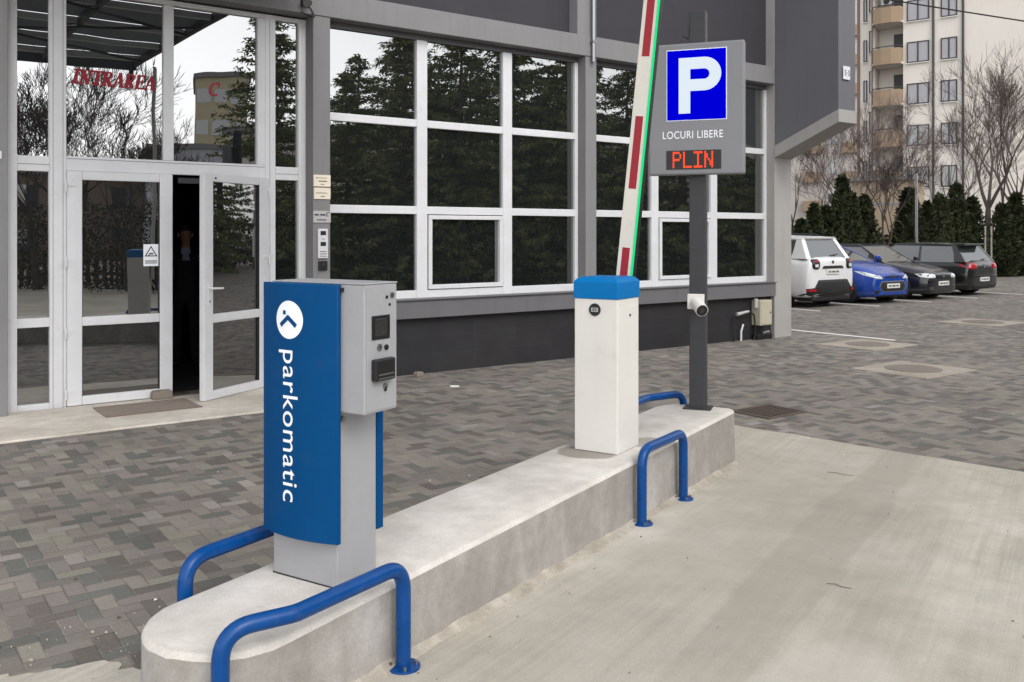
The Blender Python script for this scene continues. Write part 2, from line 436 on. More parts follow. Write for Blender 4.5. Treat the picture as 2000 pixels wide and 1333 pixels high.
# drain
t = thing('drain_grate', 'rusty slotted drain grate in the paving behind the island', 'drain', WF(-1.13, -3.87), FA)
MB().box(-0.27, 0.27, -0.22, 0.22, -0.1, 0.002).build('pit', rubber, t)  # solid block, its black colour stands in for the shade between the bars
m = MB()
m.box(-0.28, 0.28, -0.23, -0.20, 0, 0.012).box(-0.28, 0.28, 0.20, 0.23, 0, 0.012).box(-0.28, -0.25, -0.20, 0.20, 0, 0.012).box(0.25, 0.28, -0.20, 0.20, 0, 0.012)
m.build('frame', rust, t)
m = MB()
for k in range(8): m.box(-0.238 + k * 0.062, -0.212 + k * 0.062, -0.20, 0.20, 0.001, 0.011)
m.build('bars', rust, t)

# ------------------------------------------------------------------ traffic island
IH = 0.386
out = []
out += arc(-2.416, 2.084, 0.274, 180, 360, 28)
out += [(-2.142 + 0.0, 2.9), (-2.142, 4.2), (-2.142, 5.5)]
out += arc(-2.20, 6.47, 0.058, 0, 90, 5)
out += [(-2.36, 6.535)]
out += arc(-2.43, 6.28, 0.26, 90, 180, 10)
out += [(-2.69, 5.2), (-2.69, 4.2), (-2.69, 3.2)]
m = MB()
rings = []
def inset(poly, d):
    n = len(poly); res = []
    for i in range(n):
        a = Vector(poly[i - 1]); b = Vector(poly[i]); c = Vector(poly[(i + 1) % n])
        t_ = (c - a).normalized(); nrm = Vector((t_.y, -t_.x)); res.append(tuple(b - nrm * d))
    return res
rr = random.Random(11)
jit = [rr.uniform(-0.004, 0.004) for _ in out]
lv = [(0.010, -0.06), (0.004, 0.12), (0.0, 0.30), (0.0, 0.366), (-0.006, 0.380), (-0.018, 0.386)]
for d, z in lv:
    rings.append([(p[0], p[1], z + (jit[i] if z > 0.3 else 0) * 0.6) for i, p in enumerate(inset(out, -d))])
n = len(out)
vs = [q for rg in rings for q in rg]
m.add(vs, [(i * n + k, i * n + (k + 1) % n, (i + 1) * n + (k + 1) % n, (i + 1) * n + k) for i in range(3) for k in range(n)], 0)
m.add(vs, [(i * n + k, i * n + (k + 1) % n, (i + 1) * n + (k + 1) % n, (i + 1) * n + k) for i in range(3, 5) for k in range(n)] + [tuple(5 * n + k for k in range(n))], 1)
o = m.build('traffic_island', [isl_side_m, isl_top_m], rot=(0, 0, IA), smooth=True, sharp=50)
tag(o, 'long pale concrete island with rounded end carrying the machine, barrier and sign', 'traffic island')

# crumbly mortar along the foot of the island
m = MB(); rr = random.Random(21)
for side in range(2):
    path = []
    if side == 0:
        a = 2.2
        while a < 6.5: path.append((-2.128, a)); a += 0.035
    else:
        path = [(-2.416 + 0.285 * math.cos(R(q)), 2.084 + 0.285 * math.sin(R(q))) for q in range(185, 356, 6)]
    L = []
    for i, (p, a) in enumerate(path):
        w = 0.03 + 0.035 * abs(math.sin(i * 0.31) * math.sin(i * 0.113 + 1)) + rr.uniform(0, 0.012)
        nx, ny = (1, 0) if side == 0 else ((p + 2.416) / 0.285, (a - 2.084) / 0.285)
        z = lane_z(p, a); h = 0.006 + 0.010 * abs(math.sin(i * 0.47) * math.sin(i * 0.19)) + rr.uniform(0, 0.003)
        L.append([(p - nx * 0.02, a - ny * 0.02, z + h + 0.012), (p + nx * w * 0.35, a + ny * w * 0.35, z + h * .7), (p + nx * w, a + ny * w, z - 0.004)])
    vs = [q for l in L for q in l]
    m.add(vs, [(i * 3 + k, (i + 1) * 3 + k, (i + 1) * 3 + k + 1, i * 3 + k + 1) for i in range(len(L) - 1) for k in range(2)])
for q in range(150):
    if rr.random() < 0.45: p, a = -2.13 + abs(rr.gauss(0, 0.06)), rr.uniform(2.1, 6.5)
    else: p, a = rr.gauss(-3.15, 0.32), rr.gauss(2.25, 0.25)
    if -2.72 < p < -2.13: continue
    z = lane_z(p, a); r_ = rr.uniform(0.0015, 0.006) if rr.random() < .93 else rr.uniform(.008, .014); ph = rr.uniform(0, 6)
    el = rr.uniform(.5, 1)
    lo = [(p + r_ * rr.uniform(.8, 1.2) * math.cos(ph + k * 1.05), a + el * r_ * rr.uniform(.8, 1.2) * math.sin(ph + k * 1.05), z - 0.002) for k in range(6)]
    hi = [(p + (c[0] - p) * .6, a + (c[1] - a) * .6, z + r_ * rr.uniform(.35, .7)) for c in lo]
    m.loft([lo, hi])
tag(m.build('mortar_crumbs', mortar_m, rot=(0, 0, IA)), kind='stuff')

# ------------------------------------------------------------------ blue guard rails
def rail(pts, label, feet):
    b = WI(pts[0][0], pts[0][1], pts[0][2])
    t = thing('guard_rail', label, 'guard rail', b, IA, 'bent blue steel guard rails around the island')
    q = [(p - pts[0][0], a - pts[0][1], z - pts[0][2]) for p, a, z in pts]
    m = MB(); m.tube(bend(q, 0.10, 9), 0.0275, 20); m.build('tube', rail_blue, t, smooth=True)
    for k in feet:
        p, a, z = q[k]
        m = MB()
        m.prism(arc(p, a, 0.062, 0, 350, 27), lambda c: (c[0], c[1], z - 0.004), lambda c: (c[0], c[1], z + 0.008))
        f = m.build('flange', rail_blue, t, bevel=0.002)
        for j in range(4):
            x, y = p + 0.046 * math.cos(R(45 + 90 * j)), a + 0.046 * math.sin(R(45 + 90 * j))
            MB().tube([(x, y, z + 0.006), (x, y, z + 0.02)], 0.007, 6).build('bolt', steel, f)
zt = 0.47
rail([(-2.185, 1.85, lane_z(-2.185, 1.85)), (-2.185, 1.85, zt + .012), (-2.086, 2.06, zt + .012), (-2.086, 2.595, zt), (-2.086, 2.595, lane_z(-2.086, 2.595))],
     'blue bent rail in the foreground, kinked round the near end of the island', (0, 4))
rail([(-2.086, 4.71, lane_z(-2.086, 4.71)), (-2.086, 4.71, zt - .012), (-2.086, 5.335, zt - .025), (-2.086, 5.335, lane_z(-2.086, 5.335))],
     'short blue hoop rail on the lane side beside the white barrier cabinet', (0, 3))
rail([(-2.745, 2.165, 0.0), (-2.745, 2.165, 0.49), (-2.745, 2.80, 0.49), (-2.745, 2.80, 0.0)],
     'blue rail on the paving side behind the blue ticket machine panel', (0, 3))
rail([(-2.745, 5.75, 0.0), (-2.745, 5.75, 0.445), (-2.745, 6.30, 0.445), (-2.59, 6.63, 0.445), (-2.59, 6.63, 0.0)],
     'farthest blue rail, half hidden between the barrier cabinet and the sign post', (0, 4))

# ------------------------------------------------------------------ ticket machine
T0 = (-2.44, 2.56, IH)
t = thing('ticket_machine', 'grey parking ticket machine with tall blue front panel standing on the island', 'ticket machine', WI(*T0), IA)
def L_(p, a, z): return (p - T0[0], a - T0[1], z - T0[2])
def lbox(m, p0, p1, a0, a1, z0, z1):
    return m.box(p0 - T0[0], p1 - T0[0], a0 - T0[1], a1 - T0[1], z0 - T0[2], z1 - T0[2])
lbox(MB(), -2.602, -2.277, 2.455, 2.668, IH + 0.001, 1.05).build('column', mach_grey, t, bevel=0.004)
lbox(MB(), -2.604, -2.275, 2.453, 2.670, IH - 0.002, IH + 0.003).build('base_gasket', rubber, t)
lbox(MB(), -2.602, -2.1465, 2.452, 2.632, 1.027, 1.488).build('head', mach_grey, t, bevel=0.005)
lbox(MB(), -2.1465, -2.144, 2.462, 2.626, 1.036, 1.480).build('front_plate', mach_grey, t, bevel=0.001)
MB().box(-0.1642, 0.2952, -0.11, 0.074, 1.1025, 1.108).build('lid', mach_grey, t, bevel=0.002)
def bulge(p):                                     # front of the curved panel
    x = (p + 2.442) / 0.19; return 2.432 - 0.034 * (1 - x * x)
pts = [(-2.632 + 0.378 * i / 24, bulge(-2.632 + 0.378 * i / 24)) for i in range(25)]
m = MB(); m.prism(pts + [(-2.252, 2.440), (-2.256, 2.4515), (-2.630, 2.4515)], lambda c: L_(c[0], c[1], 0.556), lambda c: L_(c[0], c[1], 1.488))
fp = m.build('front_panel', panel_blue, t, smooth=True, bevel=0.003, sharp=30)
lbox(MB(), -2.600, -2.272, 2.6685, 2.705, 0.545, 1.024).build('rear_panel', panel_blue, t, bevel=0.003)
def onp(p, z, k=0.0015): return L_(p, bulge(p) - k, z)
cz, cp, cr = 1.355, -2.462, 0.070
m = MB(); ring = arc(0, 0, cr, 0, 352.5, 47)
m.add([onp(cp + x, cz + y) for x, y in ring] + [onp(cp + x * .5, cz + y * .5) for x, y in ring] + [onp(cp, cz)],
      [(i, (i + 1) % 48, 48 + (i + 1) % 48, 48 + i) for i in range(48)] + [(48 + i, 48 + (i + 1) % 48, 96) for i in range(48)])
m.build('logo_disc', white_print, fp)
m = MB()                                          # chevron and dot of the logo
def bar(x0, y0, x1, y1, w, k):
    d = Vector((x1 - x0, y1 - y0)).normalized(); nn = Vector((-d.y, d.x)) * w / 2
    q = [(x0 + nn.x, y0 + nn.y), (x0 - nn.x, y0 - nn.y), (x1 - nn.x, y1 - nn.y), (x1 + nn.x, y1 + nn.y)]
    m.add([onp(cp + x, cz + y, k) for x, y in q], [(0, 1, 2, 3)])
bar(-0.026, -0.004, 0.012, -0.030 + 0.004, 0.016, 0.0032); bar(-0.026, -0.010 + 0.004, 0.004, 0.034 - 0.02, 0.001, 0.0030)
m = MB()
bar(-0.044, -0.022, 0.000, 0.012, 0.0165, 0.0030); bar(-0.0065, 0.0115, 0.038, -0.022, 0.0165, 0.0033)
bar(-0.030, 0.026, -0.015, 0.026, 0.015, 0.0030)
m.build('logo_mark', panel_blue, fp)
vs, fs = text_geo('parkomatic', 0.555, 0.101, bold=0.002, spacing=1.06)
zt0 = 1.243
m = MB(); m.add([onp(-2.518 + y, zt0 - x, 0.0016) for x, y in vs], fs); m.build('lettering', white_print, fp)
# user side of the head, towards the lane
def uface(name, a0, a1, z0, z1, th, material, parent=None, bevel=0.001, x0=-2.144):
    return MB().box(x0 - T0[0], x0 + th - T0[0], a0 - T0[1], a1 - T0[1], z0 - IH, z1 - IH).build(name, material, parent or t, bevel=bevel)
sc = uface('screen', 2.487, 2.585, 1.290, 1.376, 0.004, black)
uface('display_glass', 2.503, 2.569, 1.302, 1.364, 0.005, screen_glass, sc)
tk = uface('ticket_slot', 2.484, 2.592, 1.143, 1.222, 0.026, black, None, 0.006)
uface('slot_mouth', 2.497, 2.580, 1.164, 1.169, 0.0275, steel, tk, 0)
uface('slot_mouth', 2.497, 2.580, 1.150, 1.154, 0.0275, steel, tk, 0)
def knob(name, a, z, r_, th, material, parent=None):
    m = MB(); m.tube([L_(-2.1445, a, z), L_(-2.144 + th, a, z)], r_, 16); return m.build(name, material, parent or t, smooth=True)
c = knob('lock', 2.528, 1.262, 0.0125, 0.006, steel); knob('keyhole', 2.528, 1.262, 0.004, 0.0065, black, c)
knob('sensor', 2.566, 1.258, 0.010, 0.006, black)
knob('screw', 2.570, 1.440, 0.006, 0.003, black); knob('screw', 2.586, 1.412, 0.005, 0.003, black); knob('camera_lens', 2.598, 1.446, 0.010, 0.006, steel)
c = knob('lock', 2.560, 1.118, 0.011, 0.006, steel); uface('keyhole', 2.556, 2.564, 1.10, 1.116, 0.0068, black, c, 0)
m = MB(); m.tube([L_(-2.2775, 2.475, 1.000), L_(-2.262, 2.475, 1.000)], 0.010, 14)
m.build('bolt', steel, t, smooth=True)
MB().box(-2.2515 - T0[0], -2.242 - T0[0], 2.4405 - T0[1], 2.4515 - T0[1], 1.462 - IH, 1.476 - IH).build('hinge', black, t)

# ------------------------------------------------------------------ barrier
B0 = (-2.42, 4.95, IH)
t = thing('barrier', 'white parking barrier cabinet with blue cap and raised red striped boom', 'barrier', WI(*B0), IA)
MB().box(-0.14, 0.14, -0.15, 0.15, 0.002, 0.912).build('cabinet', cab_white, t, bevel=0.004)
m = MB()
def ringq(h, z): return [(-0.146 + h, -0.156 + h, z), (0.146 - h, -0.156 + h, z), (0.146 - h, 0.156 - h, z), (-0.146 + h, 0.156 - h, z)]
m.loft([ringq(0.0, 0.900), ringq(0.0, 1.002), ringq(0.022, 1.024), ringq(0.05, 1.030)])
m.build('cap', cap_blue, t, bevel=0.006)
m = MB(); m.tube([(-0.004, -0.1505, 0.838), (-0.004, -0.156, 0.838)], 0.037, 28)
bd = m.build('badge', black, t, smooth=True)
m = MB(); m.box(-0.026, 0.018, -0.1575, -0.1555, 0.826, 0.850); bl = m.build('badge_emblem', silver_plate, bd)
m = MB()
for q in range(3): m.box(-0.019, 0.011, -0.1585, -0.157, 0.831 + q * 0.006, 0.834 + q * 0.006)
m.build('emblem_stripe', black, bd)
MB().box(0.1395, 0.1415, -0.135, 0.135, 0.02, 0.850).build('door', cab_white, t, bevel=0.001)
m = MB(); m.tube([(0.1415, 0.02, 0.800), (0.1445, 0.02, 0.800)], 0.009, 12); m.build('lock', black, t)
m = MB(); m.tube([(0.0, 0.15, 0.72), (0.03, 0.19, 0.72)], 0.04, 16); m.build('drive_shaft', dark_metal, t)
# boom, tilted six degrees towards the lane, behind the cabinet
th = math.atan(0.11)
Mb = Matrix.Translation((0.0, 0.185, 0.70)) @ Matrix.Rotation(th, 4, 'Y')
bz = lambda z: (z - IH - 0.70) / math.cos(th)
bo = MB().box(-0.055, 0.052, -0.022, 0.022, -0.12, bz(4.35), 0, Mb).build('boom', boom_white, t, bevel=0.004)
for q in range(4):
    z1 = 1.405 + 0.18 + 0.80 * q; z0 = z1 - (0.44 if q else 0.40)
    MB().box(-0.028, 0.022, -0.0232, -0.0215, bz(z0), bz(z1), 0, Mb).build('stripe', boom_red, bo)
MB().box(0.0522, 0.060, -0.020, 0.020, -0.02, bz(4.35), 0, Mb).build('edge_profile', black, bo)
MB().box(0.0435, 0.0565, -0.0265, -0.0200, 0.0, bz(4.35), 0, Mb).build('light_strip', green_led, bo)

# ------------------------------------------------------------------ parking sign on its post
t = thing('parking_sign', 'grey parking sign on dark post with lit blue P and PLIN display', 'sign', (1.3747, 6.722, IH), R(-20))
MB().box(-0.060, 0.060, -0.05, 0.05, 0, 2.92).build('post', dark_metal, t, bevel=0.006)
MB().box(-0.10, 0.10, -0.09, 0.09, 0, 0.008).build('base_plate', dark_metal, t)
z0, z1 = 2.098 - IH, 3.055 - IH
m = MB(); pl = [(-.345, z0), (.345, z0), (.345, z1), (-.345, z1)]
m.box(-0.345, 0.345, -0.13, -0.052, z0, z1); bdy = m.build('board', sign_grey, t, bevel=0.014, seg=3)
fy = -0.131
bx0, bx1, bz0, bz1 = -0.206, 0.216, 2.497 - IH, 3.003 - IH
MB().box(bx0 - .006, bx1 + .006, fy - 0.001, -0.128, bz0 - .006, bz1 + .006).build('panel_rim', white_print, bdy)
MB().box(bx0, bx1, fy - 0.004, -0.1285, bz0, bz1).build('blue_panel', sign_blue, bdy)
def letter_P(x0, z0, w, h, s_):
    R_ = h * 0.30                             # bowl radius
    top = z0 + h; cy = top - R_; xb = x0 + w - R_
    o_ = arc(xb, cy, R_, -90, 90, 16); i_ = arc(xb, cy, R_ - s_, -90, 90, 16)
    m = MB(); y = fy - 0.0055
    vs = [(x, y, z) for x, z in o_] + [(x, y, z) for x, z in i_]
    fs = [(i, i + 1, 18 + i, 17 + i) for i in range(16)]
    m.add(vs, fs)
    xs = x0 + s_
    m.add([(xs, y, cy - R_), (xb, y, cy - R_), (xb, y, cy - R_ + s_), (xs, y, cy - R_ + s_)], [(0, 1, 2, 3)])
    m.add([(xs, y, top - s_), (xb, y, top - s_), (xb, y, top), (xs, y, top)], [(0, 1, 2, 3)])
    m.add([(x0, y, z0), (xs, y, z0), (xs, y, top), (x0, y, top)], [(0, 1, 2, 3)])
    return m
letter_P(-0.122, 2.543 - IH, 0.305, 0.404, 0.084).build('letter', sign_white, bdy)
letters('lettering', 'LOCURI LIBERE', lambda x, y: (-0.238 + x, fy - 0.0015, 2.362 - IH + y), white_print, bdy, width=0.432, height=0.055, bold=0.004, spacing=1.08)
dp = MB().box(-0.212, 0.182, fy - 0.002, -0.1285, 2.138 - IH, 2.276 - IH).build('display', black, bdy)
GL = {'P': ['11110', '10001', '10001', '11110', '10000', '10000', '10000'], 'L': ['10000'] * 6 + ['11111'],
      'I': ['11111'] + ['00100'] * 5 + ['11111'], 'N': ['10001', '11001', '11001', '10101', '10011', '10011', '10001']}
m = MB(); dx, dz = 0.0125, 0.0172; x = -0.160
for ch in 'PLIN':
    for r_, row in enumerate(GL[ch]):
        for c_, b_ in enumerate(row):
            if b_ == '1':
                px, pz = x + c_ * dx, 2.259 - IH - r_ * dz
                m.add([(px + 0.0068 * math.cos(k * 1.0472), fy - 0.0032, pz + 0.0090 * math.sin(k * 1.0472)) for k in range(6)], [(0, 1, 2, 3, 4, 5)])
    x += 6.1 * dx
m.build('led_letters', red_led, dp)
m = MB(); m.box(-0.075, -0.062, -0.045, -0.02, 2.74, 2.82).tube([(-0.068, -0.03, 2.72), (-0.10, -0.05, 2.74), (-0.115, -0.06, 2.70)], 0.008, 8)
m.build('cable_bracket', dark_metal, t)
# camera on the post
wc = Matrix.Translation((1.3747, 6.722, 0)) @ Matrix.Rotation(R(-20), 4, 'Z')
t = thing('security_camera', 'white bullet security camera bracketed to the dark sign post', 'camera', wc @ Vector((-0.005, -0.051, 1.175)), R(-20))
MB().box(-0.062, 0.058, -0.045, 0.0, -0.055, 0.055).build('bracket_box', cab_white, t, bevel=0.006)
d = Vector((0.42, -0.80, -0.34)).normalized()
m = MB(); p0 = Vector((-0.005, -0.045, 0.005)); m.tube([p0, p0 + d * 0.035], [0.03, 0.022], 16); m.build('ball_joint', cab_white, t, smooth=True)
q = p0 + d * 0.03
m = MB(); m.tube([q, q + d * 0.012, q + d * 0.13], [0.036, 0.046, 0.046], 24); bc = m.build('camera_body', cab_white, t, smooth=True)
m = MB(); m.tube([q + d * 0.1285, q + d * 0.1335], 0.041, 24); m.build('face_plate', black, bc, smooth=True)
m = MB(); m.tube([q + d * 0.133, q + d * 0.1345], 0.02, 20); m.build('lens', screen_glass, bc, smooth=True)

# ------------------------------------------------------------------ office building (x along the facade, y into it)
ob = thing('office_building', 'grey rendered office building with white framed windows and open entrance', 'building', FP, FA)
GR = 0.24                                        # entrance glazing plane
WR = 0.20                                        # window glazing plane
def P(name, m, material, parent=None, **kw): return m.build(name, material, parent or ob, **kw)
# main mass behind the facade, hollow at the entrance
m = MB()
m.box(-14, -9.0, 0.35, 0.50, -0.1, 9); m.box(-9.0, 4.35, 0.35, 0.5, 4.05, 9)
m.box(-3.75, 4.30, 0.35, 0.5, -0.1, 4.05)
m.box(4.20, 4.352, 0.5, 12, -0.1, 9); m.box(-14, -13.85, 0.5, 12, -0.1, 9); m.box(-14, 4.352, 12, 12.2, -0.1, 9)
m.box(-14.1, 4.45, 0.3, 12.3, 9.0, 9.25)
P('wall', m, plaster)
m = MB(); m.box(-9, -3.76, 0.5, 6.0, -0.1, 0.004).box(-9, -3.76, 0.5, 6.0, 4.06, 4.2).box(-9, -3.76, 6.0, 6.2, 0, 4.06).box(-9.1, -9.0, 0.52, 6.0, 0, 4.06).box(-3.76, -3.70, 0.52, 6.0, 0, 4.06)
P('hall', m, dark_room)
P('pillar', MB().box(-14, -6.93, -0.005, 0.35, -0.1, 4.07), plaster, bevel=0.006)
P('pillar', MB().box(-3.979, -3.776, 0, 0.35, -0.1, 4.07), plaster, bevel=0.006)
P('pillar', MB().box(-0.055, 0.138, 0, 0.35, -0.1, 4.07), plaster, bevel=0.006)
P('pillar', MB().box(-3.979, -3.60, 0.0, 0.35, 4.345, 9), plaster, bevel=0.006)
P('pillar', MB().box(-0.200, 0.138, 0.0, 0.35, 4.345, 9), plaster, bevel=0.006)
P('pillar', MB().box(3.93, 4.36, 0.0, 0.345, -0.1, 8.99), plaster_pale, bevel=0.006)
P('beam', MB().box(-14, 3.925, -0.012, 0.35, 4.07, 4.345), plaster, bevel=0.006)
for s0, s1 in ((-3.60, -0.20), (0.138, 3.925), (-14, -3.979)):
    P('upper_panel', MB().box(s0 + .002, s1 - .002, 0.17, 0.349, 4.347, 8.9), slate)
for s0, s1 in ((-3.776, -0.055), (0.138, 3.925)):
    P('sill_band', MB().box(s0 + .002, s1 - .002, -0.03, 0.349, 0.672, 0.885), band_m, bevel=0.005)
    P('plinth', MB().box(s0 + .002, s1 - .002, 0.07, 0.349, -0.1, 0.670), tile_m)
def window_bay(L, Rr):
    bars = MB(); V = [(L + .002, L + 0.05)] + [(L + 1.268 * k - 0.03 - 0.072 + 0.03, L + 1.268 * k + 0.072) for k in (1, 2)] + [(Rr - 0.055, Rr - .002)]
    for a, b in V: bars.box(a, b, WR - 0.045, WR + 0.03, 0.890, 4.0)
    zz = [(0.890, 0.990), (1.905, 2.0), (2.952, 3.042)]
    for (a, b), (c, d) in zip(V[:-1], V[1:]):
        for z0, z1 in zz: bars.box(b, c, WR - 0.042, WR + 0.03, z0, z1)
    w = P('window', bars, pvc, bevel=0.006)
    P('head_strip', MB().box(L + .002, Rr - .002, WR - 0.043, WR + 0.03, 4.0, 4.069), pvc_grey, w)
    P('sill', MB().box(L + .002, Rr - .002, -0.055, WR - 0.047, 0.885, 0.900), pvc_grey, w, bevel=0.003)
    b, c = V[1][1], V[2][0]
    f = MB(); f.box(b + .012, c - .012, WR - .062, WR - .005, 0.998, 1.05).box(b + .012, c - .012, WR - .062, WR - .005, 1.845, 1.895)
    f.box(b + .012, b + .062, WR - .062, WR - .005, 1.05, 1.845).box(c - .062, c - .012, WR - .062, WR - .005, 1.05, 1.845)
    P('sash', f, pvc, w, bevel=0.006)
    rg = [(0.990, 1.905), (2.0, 2.952), (3.042, 4.0)]
    for i, ((a, b), (c, d)) in enumerate(zip(V[:-1], V[1:])):
        for j, (z0, z1) in enumerate(rg):
            rx = random.uniform(-0.0022, 0.0022); ry = random.uniform(-0.0022, 0.0022)
            gq = MB().box(b - c + (c - b) / 2, (c - b) / 2, -0.004, 0.004, -(z1 - z0) / 2, (z1 - z0) / 2)
            P('pane', gq, glass, w, loc=((b + c) / 2, WR, (z0 + z1) / 2), rot=(rx, 0, ry))
    return w
window_bay(-3.776, -0.055)
window_bay(0.138, 3.93)
# entrance glazing
en = MB(); y0, y1 = GR - 0.05, GR + 0.04
for a, b in ((-6.93, -6.83), (-6.558, -6.412), (-4.450, -4.332), (-4.066, -3.981)): en.box(a, b, y0, y1, 0.0, 4.05)
for a, b in ((-6.83, -6.558), (-4.332, -4.066)):
    for z0, z1 in ((0.0, 0.065), (0.788, 0.875), (2.258, 2.403), (4.0, 4.05)): en.box(a, b, y0 + .003, y1, z0, z1)
en.box(-6.412, -4.450, y0 + .003, y1, 2.275, 2.415); en.box(-6.412, -4.450, y0 + .003, y1, 4.0, 4.05)
en.box(-5.508, -5.412, y0, y1, 2.415, 4.0); en.box(-4.533, -4.450, y0 + 0.002, y1, 2.415, 4.0)
en = P('entrance_frame', en, pvc, bevel=0.006)
m = MB()
for a, b in ((-6.83, -6.558), (-4.332, -4.066)): m.box(a, b, y0 + .001, y0 + .004, 2.322, 2.327)
m.box(-6.412, -4.450, y0 + .001, y0 + .004, 2.388, 2.393)
for a in (-6.53, -4.40, -6.444): m.box(a, a + .004, y0 - .001, y0 + .002, 0.0, 4.0)
P('joint', m, pvc_grey, en)
def pane(a, b, z0, z1, parent=None, y=GR):
    rx = random.uniform(-0.002, 0.002); ry = random.uniform(-0.002, 0.002)
    return P('pane', MB().box(-(b - a) / 2, (b - a) / 2, -0.004, 0.004, -(z1 - z0) / 2, (z1 - z0) / 2), glass, parent or en, loc=((a + b) / 2, y, (z0 + z1) / 2), rot=(rx, 0, ry))
for a, b in ((-6.83, -6.558), (-4.332, -4.066)):
    for z0, z1 in ((0.065, 0.788), (0.875, 2.258), (2.403, 4.0)): pane(a, b, z0, z1)
pane(-6.412, -5.508, 2.415, 4.0); pane(-5.412, -4.533, 2.415, 4.0)
# red serif letters on the glass
def slab_word(word, x, z, h):
    m = MB(); yy = [GR - 0.0065]; sl_ = 0.22
    def st_(a, b, w):
        a = Vector(a); b = Vector(b); d = (b - a).normalized(); nn = Vector((-d.y, d.x)) * w / 2; yy[0] -= 0.00004
        q = [a + nn, a - nn, b - nn, b + nn]
        m.add([(x + c.x + c.y * sl_, yy[0], z + c.y) for c in q], [(0, 1, 2, 3)])
    def cv(cx, cy, rx, ry, a0, a1, w):
        yy[0] -= 0.00004; o1 = arc(cx, cy, rx + w / 2, a0, a1, 12, ry + w / 3); i1 = arc(cx, cy, rx - w / 2, a0, a1, 12, ry - w / 3)
        m.add([(x + c[0] + c[1] * sl_, yy[0], z + c[1]) for c in o1 + i1], [(i, i + 1, 14 + i, 13 + i) for i in range(12)])
    B, T, SR = h * 0.23, h * 0.10, h * 0.12
    adv = {'I': .46, 'N': .95, 'T': .78, 'R': .86, 'A': .88, 'E': .78, 'C': .85}
    for ch in word:
        w = adv[ch] * h * 0.80
        serif = lambda cx, cz, k=1.0: st_((cx - B * k, cz), (cx + B * k, cz), SR)
        lo, hi = SR / 2, h - SR / 2
        if ch == 'I': st_((w * .45, 0), (w * .45, h), B); serif(w * .45, lo); serif(w * .45, hi)
        if ch == 'N':
            st_((w * .2, 0), (w * .2, h), T * 1.2); st_((w * .17, h * .97), (w * .80, h * .03), B); st_((w * .8, 0), (w * .8, h), T * 1.2)
            serif(w * .2, lo, .8); serif(w * .15, hi, .7); serif(w * .8, hi, .8)
        if ch == 'T':
            st_((w * .5, 0), (w * .5, h), B); st_((w * .08, hi), (w * .92, hi), SR * 1.1); serif(w * .5, lo)
            st_((w * .1, h), (w * .1, h * .72), T); st_((w * .9, h), (w * .9, h * .72), T)
        if ch in 'R':
            st_((w * .25, 0), (w * .25, h), B); serif(w * .25, lo, .9); st_((w * .02, hi), (w * .5, hi), SR)
            cv(w * .48, h * .74, h * .18, h * .21, -90, 90, B * .8); st_((w * .3, h * .5), (w * .52, h * .5), T)
            st_((w * .46, h * .5), (w * .86, 0), B); st_((w * .75, lo), (w * .98, lo), SR)
        if ch == 'A':
            st_((w * .12, 0), (w * .50, h), T * 1.2); st_((w * .48, h), (w * .84, 0), B); st_((w * .25, h * .33), (w * .7, h * .33), T)
            serif(w * .12, lo, .7); serif(w * .84, lo, .8)
        if ch == 'E':
            st_((w * .25, 0), (w * .25, h), B); st_((w * .03, hi), (w * .88, hi), SR); st_((w * .03, lo), (w * .92, lo), SR); st_((w * .3, h * .52), (w * .65, h * .52), T)
            st_((w * .86, h), (w * .86, h * .72), T); st_((w * .9, 0), (w * .9, h * .28), T); st_((w * .65, h * .65), (w * .65, h * .38), T)
        if ch == 'C':
            cv(w * .52, h * .5, h * .34, h * .44, 52, 308, B * .95); st_((w * .86, h * .98), (w * .86, h * .66), T)
        x += w * 1.03
    return m
P('lettering', slab_word('INTRAREA', -6.36, 3.120, 0.145), red_vinyl, en)
P('lettering', slab_word('C', -5.045, 3.115, 0.150), red_vinyl, en)
